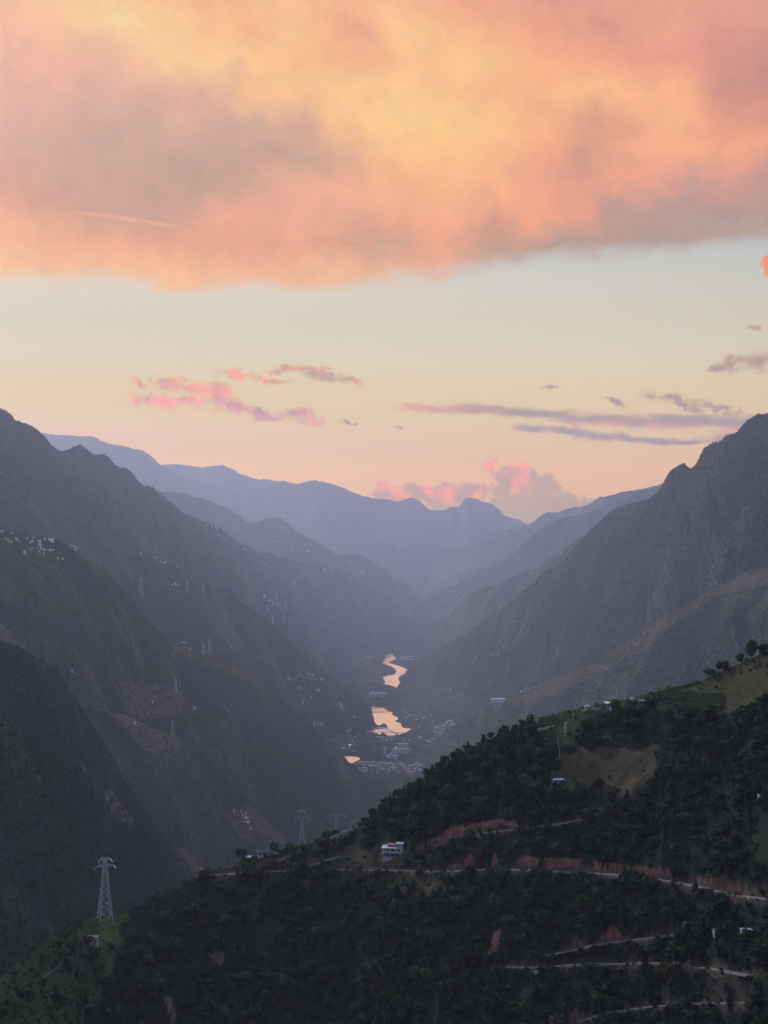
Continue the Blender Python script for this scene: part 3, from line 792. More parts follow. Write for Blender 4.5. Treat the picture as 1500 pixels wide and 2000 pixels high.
# ------------------------------------------------------------------ near hillside
ROADS = [   # photograph points along each track, width in metres
    ('hill_road', 'pale road crossing the near hillside below the big white house', 2.8, [(372, 1713), (450, 1706), (560, 1701), (640, 1699), (730, 1700), (790, 1700), (860, 1703), (920, 1699), (1000, 1698), (1050, 1700), (1100, 1703), (1200, 1708), (1260, 1715), (1310, 1722), (1350, 1728), (1400, 1741), (1460, 1751), (1510, 1757)]),
    ('hill_road', 'concrete ramp climbing from the long road towards the viaduct', 3.6, [(598, 1697), (612, 1689), (625, 1684), (645, 1678), (668, 1673)]),
    ('footpath', 'earth track climbing past the tiled house on the ridge', 2.2, [(505, 1697), (525, 1688), (545, 1680), (565, 1671), (585, 1662), (600, 1655)]),
    ('hill_road', 'narrow road under the wooded hill beside the red earth cut', 3.2, [(815, 1656), (860, 1648), (900, 1635), (930, 1629), (960, 1625), (1030, 1617), (1100, 1608), (1150, 1597), (1175, 1585), (1210, 1579), (1265, 1575)]),
    ('hill_road', 'thin road with a red bank low on the right of the hillside', 3.0, [(1060, 1868), (1085, 1863), (1115, 1856), (1160, 1847), (1230, 1836), (1300, 1828), (1350, 1824)]),
    ('hill_road', 'lower thin road below the red bank on the hillside', 3.0, [(965, 1888), (1000, 1889), (1040, 1890), (1080, 1887), (1120, 1884), (1170, 1883), (1240, 1881), (1320, 1882), (1360, 1887), (1400, 1893), (1470, 1906)]),
    ('hill_road', 'lowest road curving along the bottom of the hillside', 3.2, [(1110, 2006), (1130, 1996), (1160, 1985), (1200, 1977), (1260, 1967), (1330, 1961), (1400, 1959), (1470, 1957)]),
    ('footpath', 'short pale trail under the trees near the crest', 1.6, [(1180, 1439), (1200, 1441), (1225, 1444)]),
]
ZONES = {
    'grass_left': [(140, 1800), (235, 1773), (248, 1795), (228, 1850), (196, 1872), (165, 1835)],
    'left_slope': [(-80, 1960), (0, 1890), (100, 1810), (165, 1785), (250, 1780), (235, 1870), (195, 1960), (160, 2030), (-80, 2030)],
    'field': [(1085, 1478), (1180, 1462), (1290, 1450), (1272, 1520), (1240, 1560), (1195, 1566), (1160, 1540), (1110, 1512)],
    'right_hill': [(1270, 1345), (1380, 1315), (1520, 1265), (1520, 1345), (1440, 1395), (1330, 1398), (1282, 1392)],
    'terrace': [(1036, 1404), (1060, 1390), (1150, 1372), (1160, 1392), (1128, 1440), (1110, 1462), (1062, 1442)],
    'slope_mid': [(560, 1692), (690, 1650), (740, 1668), (735, 1702), (600, 1704)],
    'meadow': [(735, 1706), (905, 1706), (880, 1722), (815, 1748), (752, 1738)],
    'shelf': [(372, 1716), (445, 1692), (530, 1672), (560, 1690), (540, 1708), (420, 1718)],
    'terraced_field': [(1286, 1351), (1415, 1353), (1420, 1388), (1332, 1390), (1290, 1370)],
    'crest_strip': [(1130, 1378), (1200, 1364), (1280, 1348), (1290, 1372), (1225, 1384), (1140, 1400)],
    'green_right': [(1468, 1592), (1510, 1580), (1510, 1690), (1452, 1680)],
    'house_yard': [(728, 1650), (800, 1640), (812, 1690), (735, 1692)],
    'hut_yard': [(1072, 1505), (1120, 1508), (1124, 1545), (1076, 1545)],
}
SOILS = [[(815, 1653), (850, 1636), (882, 1612), (910, 1612), (965, 1600), (1008, 1603), (1012, 1616), (960, 1622), (900, 1634), (850, 1648)],
         [(872, 1694), (905, 1676), (915, 1668), (928, 1672), (926, 1694)], [(962, 1692), (964, 1668), (971, 1668), (972, 1692)],
         [(1040, 1698), (1046, 1674), (1100, 1674), (1125, 1680), (1180, 1686), (1236, 1692), (1242, 1688), (1300, 1695), (1310, 1698), (1312, 1716), (1270, 1714), (1200, 1707), (1100, 1701)],
         [(952, 1866), (960, 1838), (967, 1818), (978, 1812), (977, 1838), (968, 1866)],
         [(1112, 1856), (1114, 1834), (1122, 1836), (1160, 1838), (1196, 1806), (1222, 1828), (1180, 1844)],
         [(1050, 2004), (1085, 1986), (1120, 1976), (1142, 1966), (1148, 1984), (1120, 1998)],
         [(1316, 1722), (1360, 1716), (1415, 1712), (1430, 1726), (1500, 1738), (1500, 1752), (1400, 1738)],
         [(1390, 1958), (1400, 1948), (1470, 1944), (1480, 1956)], [(1030, 1672), (1046, 1674), (1046, 1690), (1010, 1690), (1012, 1678)]]
ROCKS = [[(403, 1860), (420, 1862), (428, 1855), (440, 1866), (434, 1884), (424, 1884), (418, 1872)], [(318, 1948), (332, 1944), (340, 1972), (349, 1996), (332, 1998), (322, 1975)], [(336, 1832), (342, 1832), (343, 1848), (337, 1848)]]
ROAD_PTS = []


def carve_fore(r, X, Y, Z, D, px):
    r.px, r.t = px, X[0] / Y[0]
    r.X, r.Y, r.Z, r.D, r.nb = X, Y, Z, D, 14
    # a rocky ravine on the dark left face
    PX, PY = project(X, Y, Z)
    for zn, st, am in (('right_hill', 1.7, 0.85), ('terrace', 1.3, 0.9), ('terraced_field', 1.1, 0.9), ('grass_left', 1.6, 0.8)):
        m = in_poly(PX, PY, ZONES[zn]) & (D > 1.0)
        q = Z / st + 0.4 * fbm(X / 30, Y / 30, 2, 51)
        fr = q - np.floor(q)
        Z = np.where(m, Z + am * st * (sstep(fr, 0.55, 1.0) - fr), Z)
    r.Z = Z
    for name, label, w, pts in ROADS:
        dense = []
        for (x0, y0), (x1, y1) in zip(pts[:-1], pts[1:]):
            n = max(2, int(abs(x1 - x0) / 6))
            dense += [(x0 + (x1 - x0) * k / n, y0 + (y1 - y0) * k / n) for k in range(n)]
        dense.append(pts[-1])
        P = np.array([r.at(*p) for p in dense])
        k = np.ones(5) / 5
        for c in range(3):
            P[:, c] = np.convolve(np.pad(P[:, c], 2, 'edge'), k, 'valid')
        ROAD_PTS.append(P)
        best = np.full(X.shape, 1e9)
        zz = np.zeros(X.shape)
        near = (X > P[:, 0].min() - 8) & (X < P[:, 0].max() + 8) & (Y > P[:, 1].min() - 8) & (Y < P[:, 1].max() + 8)
        xs, ys = X[near], Y[near]
        d = np.full(xs.shape, 1e9)
        z = np.zeros(xs.shape)
        for a, b in zip(P[:-1], P[1:]):
            e = b - a
            q = np.clip(((xs - a[0]) * e[0] + (ys - a[1]) * e[1]) / max(e[0] ** 2 + e[1] ** 2, 1e-9), 0, 1)
            dd = np.hypot(xs - a[0] - q * e[0], ys - a[1] - q * e[1])
            m = dd < d
            d = np.where(m, dd, d)
            z = np.where(m, a[2] + q * e[2], z)
        best[near] = d
        zz[near] = z
        wgt = 1 - sstep(best, w * 0.55, w * 1.1)
        Z = Z * (1 - wgt) + (zz - 0.12) * wgt
        r.road = np.minimum(getattr(r, 'road', np.full(X.shape, 1e9)), best - w * 0.5)
    return Z


def cover_fore(r, cov):
    wx = r.PX + 10 * fbm(r.X / 9, r.Z / 9, 5, 3)
    wy = r.PY + 6 * fbm(r.X / 9, r.Z / 9, 5, 4)
    zx = r.PX + 42 * fbm(r.X / 11, r.Z / 11, 5, 13)
    zy = r.PY + 20 * fbm(r.X / 11, r.Z / 11, 5, 14)
    var = fbm(r.X / 9, r.Y / 9, 4, 31)
    r.left = in_poly(zx, zy, ZONES['left_slope'])
    streak = fbm(r.X / 1.6, r.D / 14, 4, 33)
    r.zone = np.zeros(cov.shape[:2], int)
    cov = np.broadcast_to(np.array((0.008, 0.012, 0.008)), cov.shape) * (1 + 0.5 * var[..., None])
    cov = np.where(r.left[..., None], np.array((0.040, 0.052, 0.019)) * (1 + 0.6 * var[..., None]), cov)
    dry = np.array((0.050, 0.041, 0.020))
    green = np.array((0.034, 0.047, 0.015))
    for k, (nm, poly) in enumerate(ZONES.items()):
        if nm == 'left_slope':
            continue
        m = in_poly(zx, zy, poly) if nm in ('grass_left', 'field', 'slope_mid', 'meadow', 'shelf', 'green_right') else in_poly(wx, wy, poly)
        c = {'field': dry * 0.8, 'right_hill': dry * 0.45 + green * 0.45, 'terrace': green * 0.9, 'meadow': dry * 0.45 + green * 0.35, 'grass_left': green * 1.25 + dry * 0.2, 'green_right': green * 0.3, 'terraced_field': np.array((0.010, 0.011, 0.007))}.get(nm, green * 0.45 + dry * 0.4)
        c = c[None, None, :] * (1 + 0.45 * var + 0.3 * streak)[..., None]
        cov = np.where(m[..., None], c, cov)
        r.zone = np.where(m, k + 1, r.zone)
    # strong relief of bare earth: vertical rills
    r.bare = np.zeros(cov.shape[:2], bool)
    for poly in SOILS:
        m = in_poly(wx, wy, poly)
        rill = fbm(r.X / 3.2, r.D / 9, 4, 34)
        c = SOIL[None, None, :] * (0.85 + 0.7 * rill + 0.5 * var)[..., None]
        keep = m & (fbm(r.X / 5, r.Z / 5, 4, 37) > -0.22)
        cov = np.where(keep[..., None], c, cov)
        r.bare |= keep
    for poly in ROCKS:
        m = in_poly(wx, wy, poly)
        c = ROCK[None, None, :] * (0.6 + 0.8 * streak)[..., None]
        cov = np.where(m[..., None], c, cov)
        r.bare |= m
    verge = (r.road > -0.3) & (r.road < 1.0)
    cov = np.where(verge[..., None], np.array((0.055, 0.045, 0.032)) * (0.8 + 0.5 * var[..., None]), cov)
    return np.clip(cov, 0.008, 0.5)


hill = Ridge('hillside', [(-620, 2330, 430), (-350, 2160, 470), (-180, 2040, 495), (-70, 1965, 520), (-20, 1925, 545), (0, 1908, 555), (40, 1875, 580), (80, 1847, 605), (120, 1818, 635), (150, 1802, 655), (185, 1795, 690), (225, 1793, 697), (250, 1780, 700), (300, 1755, 705), (350, 1735, 710), (372, 1718, 712), (400, 1703, 716), (430, 1697, 720), (460, 1688, 720), (480, 1676, 722), (505, 1670, 722), (530, 1665, 722), (560, 1655, 722), (600, 1648, 722), (640, 1640, 720), (670, 1636, 718), (700, 1618, 715), (720, 1598, 712), (740, 1582, 712), (760, 1564, 712), (800, 1541, 710), (830, 1516, 708), (860, 1496, 706), (900, 1471, 703), (950, 1446, 700), (1000, 1426, 697), (1020, 1412, 695), (1040, 1402, 693), (1080, 1396, 690), (1100, 1390, 688), (1140, 1381, 684), (1200, 1370, 676), (1250, 1358, 668), (1300, 1346, 660), (1340, 1337, 652), (1370, 1329, 646), (1400, 1313, 640), (1430, 1302, 632), (1460, 1289, 624), (1500, 1272, 612), (1570, 1242, 590), (1700, 1212, 570), (1900, 1190, 550), (2250, 1170, 530)],
             'near dark hillside with roads, woods and scattered houses', step=2.2, slope=0.60, rows=250, zmin=300, maxd=290, backd=160, gul=(7.5, 42), rough=3.0, jit=0.35, seed=71, pw=1.15,
             carve=carve_fore, cover=cover_fore, mat=M_FORE, back_rows=14)

m_road = plain('road_concrete', (0.105, 0.096, 0.084), 0.85, var=0.16, scale=0.5)
for (name, label, w, pts), P in zip(ROADS, ROAD_PTS):
    tan = np.gradient(P[:, :2], axis=0)
    nrm = np.stack([-tan[:, 1], tan[:, 0]], -1)
    nrm /= np.linalg.norm(nrm, axis=1)[:, None]
    wv = w * 0.5 * (1 + 0.12 * np.sin(np.arange(len(P)) * 1.7))
    L = np.concatenate([P[:, :2] + nrm * wv[:, None], P[:, 2:3] + 0.10], 1)
    R = np.concatenate([P[:, :2] - nrm * wv[:, None], P[:, 2:3] + 0.10], 1)
    v = np.empty((len(P) * 4, 3))
    v[0::4], v[1::4] = L, R
    v[2::4], v[3::4] = L - (0, 0, 0.6), R - (0, 0, 0.6)
    q = []
    for i in range(len(P) - 1):
        a, b2 = i * 4, i * 4 + 4
        q += [(a, a + 1, b2 + 1, b2), (a + 2, a, b2, b2 + 2), (a + 1, a + 3, b2 + 3, b2 + 1)]
    link(name, mesh_np(name, v, q, m_road, smooth=False), kind='structure', label=label)

# ------------------------------------------------------------------ trees


def leaf_mat(name, col, hue=0.03, lo=0.45, hi=1.65):
    m, h, b = new_mat(name)
    oi = h.n('ShaderNodeObjectInfo')
    at = h.n('ShaderNodeAttribute', attribute_name='tone')
    f = h.m('ADD', h.rng(oi.outputs['Random'], 0, 1, lo, hi), h.rng(at.outputs['Fac'], 0, 1, -0.3, 0.45))
    hs = h.n('ShaderNodeHueSaturation')
    h.put(hs.inputs['Hue'], h.rng(h.m('FRACT', h.m('MULTIPLY', oi.outputs['Random'], 7.31)), 0, 1, 0.5 - hue, 0.5 + hue * 0.6))
    h.put(hs.inputs['Value'], f)
    hs.inputs['Color'].default_value = (*col, 1)
    h.put(b.inputs['Base Color'], hs.outputs[0])
    b.inputs['Roughness'].default_value = 0.85
    b.inputs['Specular IOR Level'].default_value = 0.08
    return m


M_LEAF = leaf_mat('broad_leaves', (0.016, 0.034, 0.013))
M_LEAF_OLIVE = leaf_mat('olive_leaves', (0.034, 0.046, 0.016), 0.03, 0.45, 1.3)
M_LEAF_PINE = leaf_mat('pine_needles', (0.013, 0.024, 0.016), 0.02)
M_LEAF_PALE = leaf_mat('pale_leaves', (0.070, 0.085, 0.032))
M_BARK = plain('bark', (0.09, 0.07, 0.055), 0.9, scale=3.0)


def crown_mesh(name, kind, seed, n, mat, leaf=0.11):
    """leaf sprays spread through lumpy lobes, unit height, base at z = 0"""
    r = np.random.default_rng(seed)
    if kind == 'pine':
        u = r.uniform(0, 1, n) ** 0.75
        z = 0.12 + 0.88 * u
        rad = 0.27 * (1 - u) ** 0.8 * (0.72 + 0.28 * np.cos(z * 42)) + 0.015
        th = r.uniform(0, 2 * math.pi, n)
        rr = rad * np.sqrt(r.uniform(0.25, 1, n))
        c = np.stack([rr * np.cos(th), rr * np.sin(th), z], -1)
        out = np.stack([np.cos(th), np.sin(th), 0.25 + 0 * th], -1)
    else:
        nl = r.integers(6, 10)
        lob = []
        for i in range(nl):
            th, hh = r.uniform(0, 2 * math.pi), r.uniform(0.38, 0.84)
            rd = r.uniform(0.08, 0.26) * (1.2 - abs(hh - 0.55))
            lob.append((rd * math.cos(th), rd * math.sin(th), hh, r.uniform(0.13, 0.23)))
        lob = np.array(lob)
        k = r.integers(0, nl, n)
        v = r.normal(size=(n, 3))
        v /= np.linalg.norm(v, axis=1)[:, None]
        v[:, 2] *= 0.85
        c = lob[k, :3] + v * lob[k, 3:4] * r.uniform(0.7, 1.08, (n, 1))
        out = v
    nrm = out + r.normal(size=(n, 3)) * 0.45
    nrm /= np.linalg.norm(nrm, axis=1)[:, None]
    a = np.cross(nrm, r.normal(size=(n, 3)))
    a /= np.linalg.norm(a, axis=1)[:, None]
    bb = np.cross(nrm, a)
    sz = leaf * r.uniform(0.55, 1.15, (n, 1))
    v = np.empty((n, 4, 3))
    v[:, 0], v[:, 1], v[:, 2], v[:, 3] = c - a * sz, c - bb * sz * 0.6, c + a * sz, c + bb * sz * 0.6 + nrm * sz * 0.25
    me = mesh_np(name, v.reshape(-1, 3), np.arange(n * 4).reshape(n, 4), mat, smooth=False)
    at = me.attributes.new('tone', 'FLOAT', 'POINT')
    at.data.foreach_set('value', np.repeat(r.uniform(0, 1, n), 4).astype(np.float32))
    return me


class MB:
    """collects boxes, bars and tubes into one mesh"""
    def __init__(self):
        self.v, self.f, self.m = [], [], []

    def box(self, x0, x1, y0, y1, z0, z1, m=0):
        b = len(self.v)
        self.v += [(x, y, z) for z in (z0, z1) for x, y in ((x0, y0), (x1, y0), (x1, y1), (x0, y1))]
        for q in ((3, 2, 1, 0), (4, 5, 6, 7), (0, 1, 5, 4), (1, 2, 6, 5), (2, 3, 7, 6), (3, 0, 4, 7)):
            self.f.append(tuple(b + i for i in q))
            self.m.append(m)
        return self

    def bar(self, a, b, r0, r1=None, n=4, m=0):
        a, b = Vector(a), Vector(b)
        r1 = r0 if r1 is None else r1
        d = (b - a).normalized()
        x = d.cross(Vector((0.31, 0.17, 0.93)))
        if x.length < 1e-3:
            x = d.cross(Vector((1, 0, 0)))
        x.normalize()
        y = d.cross(x)
        s = len(self.v)
        for p, r in ((a, r0), (b, r1)):
            for k in range(n):
                t = 2 * math.pi * (k + 0.5) / n
                self.v.append(tuple(p + x * (r * math.cos(t)) + y * (r * math.sin(t))))
        for k in range(n):
            self.f.append((s + k, s + (k + 1) % n, s + n + (k + 1) % n, s + n + k))
            self.m.append(m)
        self.f.append(tuple(s + k for k in range(n))[::-1])
        self.f.append(tuple(s + n + k for k in range(n)))
        self.m += [m, m]
        return self

    def poly(self, pts, faces, m=0):
        s = len(self.v)
        self.v += [tuple(p) for p in pts]
        for f in faces:
            self.f.append(tuple(s + i for i in f))
            self.m.append(m)
        return self

    def mesh(self, name, *mats):
        me = bpy.data.meshes.new(name)
        me.from_pydata(self.v, [], self.f)
        for mt in mats:
            me.materials.append(mt)
        me.polygons.foreach_set('material_index', self.m)
        me.update()
        return me

    def build(self, name, mats, parent=None, **props):
        if not isinstance(mats, (list, tuple)):
            mats = [mats]
        return link(name, self.mesh(name, *mats), parent, **props)


def empty(name, loc, label, cat, group=None, rz=0.0, scale=None):
    o = bpy.data.objects.new(name, None)
    C.objects.link(o)
    o.location = loc
    o.rotation_euler = (0, 0, rz)
    if scale is not None:
        o.scale = (scale,) * 3 if not hasattr(scale, '__len__') else scale
    o['label'], o['category'] = label, cat
    if group:
        o['group'] = group
    o.empty_display_size = 0.5
    return o


def trunk_mesh(name, seed, pine=False):
    r = random.Random(seed)
    mb = MB()
    lean = (r.uniform(-0.03, 0.03), r.uniform(-0.03, 0.03))
    top = 0.93 if pine else 0.55
    mb.bar((0, 0, -0.12), (lean[0] * 0.5, lean[1] * 0.5, top * 0.5), 0.030, 0.022, 6)
    mb.bar((lean[0] * 0.5, lean[1] * 0.5, top * 0.5), (lean[0], lean[1], top), 0.022, 0.008, 6)
    if not pine:
        for k in range(4):
            t = r.uniform(0, 6.28)
            mb.bar((lean[0] * 0.5, lean[1] * 0.5, 0.22 + 0.07 * k), (0.2 * math.cos(t), 0.2 * math.sin(t), 0.5 + 0.06 * k), 0.013, 0.005, 4)
    return mb.mesh(name, M_BARK)


PROTO = []   # (tree name, crown mesh, trunk mesh)
for k in range(4):
    PROTO.append(('broadleaf_tree', crown_mesh('crown', 'broad', 100 + k, 300, M_LEAF), trunk_mesh('trunk', k)))
for k in range(2):
    PROTO.append(('broadleaf_tree', crown_mesh('crown', 'broad', 120 + k, 300, M_LEAF_OLIVE), trunk_mesh('trunk', 10 + k)))
for k in range(2):
    PROTO.append(('conifer_tree', crown_mesh('crown', 'pine', 140 + k, 260, M_LEAF_PINE, 0.085), trunk_mesh('trunk', 20 + k, True)))
PALE = ('broadleaf_tree', crown_mesh('crown', 'broad', 160, 340, M_LEAF_PALE, 0.09), trunk_mesh('trunk', 31))


def tree(k, loc, hgt, rz, label, group=None, wide=1.0, proto=None, cat='tree', name=None):
    nm, cm, tm = proto or PROTO[k]
    o = empty(name or nm, loc, label, cat, group, rz, (hgt * wide, hgt * wide, hgt))
    link('crown', cm, o)
    link('trunk', tm, o)
    return o


def scatter_points(r, n, dens, seed, rows=None):
    """random fractional grid positions on a mountain, weighted by face area and a density array"""
    g2 = np.random.default_rng(seed)
    X, Y, Z = r.X, r.Y, r.Z
    e1 = np.stack([X[:-1, 1:] - X[:-1, :-1], Y[:-1, 1:] - Y[:-1, :-1], Z[:-1, 1:] - Z[:-1, :-1]], -1)
    e2 = np.stack([X[1:, :-1] - X[:-1, :-1], Y[1:, :-1] - Y[:-1, :-1], Z[1:, :-1] - Z[:-1, :-1]], -1)
    area = np.linalg.norm(np.cross(e1, e2), axis=-1)
    w = area * dens[:-1, :-1]
    w = w / w.sum()
    idx = g2.choice(w.size, n, p=w.ravel())
    i, j = np.unravel_index(idx, w.shape)
    return j + g2.uniform(0, 1, n), i + g2.uniform(0, 1, n)


CROWN_OBJS = []


def forest(name, label, X, Y, Z, size, kind, seed, mat_crowns):
    """one mass of trees: crowns of the trees that stand in the scene, placed on points"""
    g2 = np.random.default_rng(seed)
    n = len(X)
    me = bpy.data.meshes.new(name)
    me.vertices.add(n)
    me.vertices.foreach_set('co', np.stack([X, Y, Z], -1).astype(np.float32).ravel())
    a = me.attributes.new('size', 'FLOAT_VECTOR', 'POINT')
    wv = g2.uniform(0.85, 1.3, n)
    a.data.foreach_set('vector', np.stack([size * wv, size * wv, size], -1).astype(np.float32).ravel())
    a = me.attributes.new('turn', 'FLOAT_VECTOR', 'POINT')
    a.data.foreach_set('vector', np.stack([g2.uniform(-.08, .08, n), g2.uniform(-.08, .08, n), g2.uniform(0, 6.28, n)], -1).astype(np.float32).ravel())
    a = me.attributes.new('which', 'INT', 'POINT')
    a.data.foreach_set('value', kind.astype(np.int32))
    o = link(name, me, kind='stuff', label=label)
    ng = bpy.data.node_groups.new(name + '_nodes', 'GeometryNodeTree')
    ng.interface.new_socket('Geometry', in_out='INPUT', socket_type='NodeSocketGeometry')
    ng.interface.new_socket('Geometry', in_out='OUTPUT', socket_type='NodeSocketGeometry')
    N, L = ng.nodes, ng.links
    gi, go = N.new('NodeGroupInput'), N.new('NodeGroupOutput')

    def attr(nm, dt):
        q = N.new('GeometryNodeInputNamedAttribute')
        q.data_type = dt
        q.inputs['Name'].default_value = nm
        return q.outputs[0]
    sz, tn, wh = attr('size', 'FLOAT_VECTOR'), attr('turn', 'FLOAT_VECTOR'), attr('which', 'INT')
    join = N.new('GeometryNodeJoinGeometry')
    for k, co_ in enumerate(mat_crowns):
        oi = N.new('GeometryNodeObjectInfo')
        oi.inputs['Object'].default_value = co_
        oi.inputs['As Instance'].default_value = True
        oi.transform_space = 'ORIGINAL'
        cp = N.new('FunctionNodeCompare')
        cp.data_type = 'INT'
        cp.operation = 'EQUAL'
        L.new(wh, cp.inputs[2])
        cp.inputs[3].default_value = k
        ip = N.new('GeometryNodeInstanceOnPoints')
        L.new(gi.outputs[0], ip.inputs['Points'])
        L.new(cp.outputs[0], ip.inputs['Selection'])
        L.new(oi.outputs['Geometry'], ip.inputs['Instance'])
        L.new(tn, ip.inputs['Rotation'])
        L.new(sz, ip.inputs['Scale'])
        L.new(ip.outputs[0], join.inputs[0])
    L.new(join.outputs[0], go.inputs[0])
    md = o.modifiers.new('trees', 'NODES')
    md.node_group = ng
    return o


# named trees that stand out against the view
SPECIAL = [
    (1468, 1292, 9.5, 0, 0.78, 'tall dark tree standing on the crest at the far right'),
    (1492, 1284, 6.0, 1, 1.1, 'bushy tree beside the tall crest tree at the right edge'),
    (1447, 1296, 4.6, 2, 1.0, 'small dark tree just left of the tall crest tree'),
    (1412, 1314, 6.4, 4, 1.15, 'round olive bush tree on the crest above the terraced field'),
    (1386, 1328, 5.6, 5, 1.3, 'wide low olive tree at the upper end of the terraced field'),
    (470, 1684, 7.0, 0, 1.15, 'dark tree overhanging the tin roof on the left ridge'),
    (535, 1660, 5.6, 3, 1.15, 'dark tree rising behind the tiled house on the ridge'),
    (565, 1668, 5.6, 1, 1.3, 'bushy tree between the tiled house and the lattice pylon'),
    (634, 1650, 7.0, 2, 1.0, 'dark upright tree at the left end of the viaduct'),
    (655, 1640, 5.0, 0, 1.1, 'dark tree behind the viaduct deck'),
    (395, 1722, 6.0, 1, 1.2, 'bushy dark tree at the start of the hillside road'),
    (405, 1704, 3.6, 3, 1.3, 'low shrub tree beside the pole on the left ridge'),
    (172, 1792, 5.5, 0, 1.1, 'dark tree behind the big lattice pylon'),
    (1232, 1402, 8.5, 3, 1.0, 'dark tall tree right of the white stilt hut'),
    (1272, 1392, 7.0, 1, 1.1, 'dark tree in front of the terraced field, left end'),
    (1340, 1410, 7.0, 0, 1.2, 'dark tree in front of the terraced field, middle'),
]
for px, py, hh, k, wd, lab in SPECIAL:
    p = hill.at(px, py)
    CROWN_OBJS.append(tree(k, (p.x, p.y, p.z - 0.3), hh, px * 0.7, lab, wide=wd))
p = hill.at(616, 1668)
tree(0, (p.x, p.y, p.z - 0.3), 6.6, 1.0, 'pale yellowish green tree on the ridge left of the viaduct', proto=PALE, wide=0.9)
p = hill.at(572, 1676)
tree(0, (p.x, p.y, p.z - 0.3), 4.2, 2.0, 'pale bushy shrub tree behind the climbing earth track', proto=PALE, wide=1.7)
p = hill.at(1168, 1452)
tree(0, (p.x, p.y, p.z - 0.3), 4.6, 2.0, 'pale green tree above the brown field', proto=PALE, wide=1.2)

# crowns used as the sources of the masses, one of each kind
src = {}
for o in C.objects:
    if o.parent is not None and o.data is not None and o.data.name.startswith('crown'):
        src.setdefault(o.data.name, o)
missing = [q for q in PROTO if q[1].name not in src]
for q, (px, py), wh_ in zip(missing, [(905, 1500), (840, 1560), (980, 1470), (1090, 1560), (760, 1600), (700, 1640)], ['dark tree high in the wood on the near hill', 'pointed tree low in the wood above the earth cut', 'dark tree near the top of the wood', 'dark tree below the flat roofed hut', 'tree above the big white house', 'tree right of the viaduct']):
    p = hill.at(px, py)
    o = tree(0, (p.x, p.y, p.z - 0.3), 7.0, 1.3, wh_, proto=q)
    src[q[1].name] = o.children[0]
SRC = [src[q[1].name] for q in PROTO]

dens = np.ones_like(hill.Z)
dens[:hill.nb - 3] = 0.15
dens = np.where(hill.zone > 0, 0.045, dens)
dens = np.where((hill.bare) | (hill.road < 0.5), 0.0, dens)
dens = np.where(hill.zone == list(ZONES).index('field') + 1, 0.012, dens)
for z in ('grass_left', 'shelf', 'slope_mid', 'meadow', 'green_right'):
    dens = np.where(hill.zone == list(ZONES).index(z) + 1, 0.16, dens)
for z in ('terrace', 'terraced_field', 'house_yard', 'hut_yard', 'crest_strip', 'right_hill'):
    dens = np.where(hill.zone == list(ZONES).index(z) + 1, 0.006, dens)
clump = 0.55 + 0.9 * sstep(fbm(hill.X / 16, hill.Y / 16, 3, 140), -0.35, 0.4)
wood = in_poly(hill.PX, hill.PY, [(690, 1640), (720, 1590), (830, 1500), (1040, 1395), (1070, 1460), (1090, 1600), (960, 1610), (860, 1640), (760, 1645)])
left_face = hill.left
dens = dens * np.where(wood, 1.3, clump) * np.where(left_face, 0.8, 1.0)
N_T = 12500
j, i = scatter_points(hill, N_T, dens, 5)
tx, ty, tz = hill.at_many(j, i)
ii, jj = i.astype(int), j.astype(int)
g3 = np.random.default_rng(77)
big = g3.uniform(0, 1, N_T)
size = np.where(wood[ii, jj], g3.uniform(4.6, 8.2, N_T), np.where(big > 0.5, g3.uniform(3.0, 6.6, N_T), g3.uniform(1.6, 3.6, N_T)))
size = np.where(hill.zone[ii, jj] > 0, g3.uniform(1.0, 2.4, N_T), size)
size = np.where(left_face[ii, jj], size * 0.75, size)
size = np.where((big > 0.95) & (hill.zone[ii, jj] == 0) & (~wood[ii, jj]), size * 1.45, size)
size *= np.where(hill.D[ii, jj] < 4, 0.6, 1.0)
kind = np.where(wood[ii, jj] & (g3.uniform(0, 1, N_T) < 0.45), g3.integers(6, 8, N_T), g3.integers(0, 6, N_T))
kind = np.where((~wood[ii, jj]) & (kind < 6) & (g3.uniform(0, 1, N_T) < 0.10), g3.integers(6, 8, N_T), kind)
kind = np.where(left_face[ii, jj] & (g3.uniform(0, 1, N_T) < 0.7), g3.integers(4, 6, N_T), kind)
tpx, tpy = project(tx, ty, tz)
seen = (tpx > 5) & (tpx < 1495) & (tpy < 2010) & (hill.D[ii, jj] > 2)
rank = np.where(seen, size / ty, 0)
order = np.argsort(-rank)
ind = order[:300 - len(SPECIAL) - 3 - len(missing)]
for q in ind:
    k = int(kind[q])
    where = 'wood on the near hill' if wood[ii[q], jj[q]] else 'lower face of the near hillside'
    lab = ('pointed dark conifer in the ' if k > 5 else 'dark bushy broadleaf tree in the ' if k < 4 else 'olive green broadleaf tree in the ') + where if wood[ii[q], jj[q]] else \
          ('pointed dark conifer on the ' if k > 5 else 'dark bushy broadleaf tree on the ' if k < 4 else 'olive green broadleaf tree on the ') + where
    tree(k, (tx[q], ty[q], tz[q] - 0.3), float(size[q]), float(g3.uniform(0, 6.28)), lab, 'trees of the near wood' if wood[ii[q], jj[q]] else 'trees on the lower hillside', wide=float(g3.uniform(0.85, 1.25)))
rest = order[len(ind):]
forest('forest', 'mass of dark trees and scrub covering the near hillside', tx[rest], ty[rest], tz[rest] - 0.25, size[rest], kind[rest], 6, SRC)
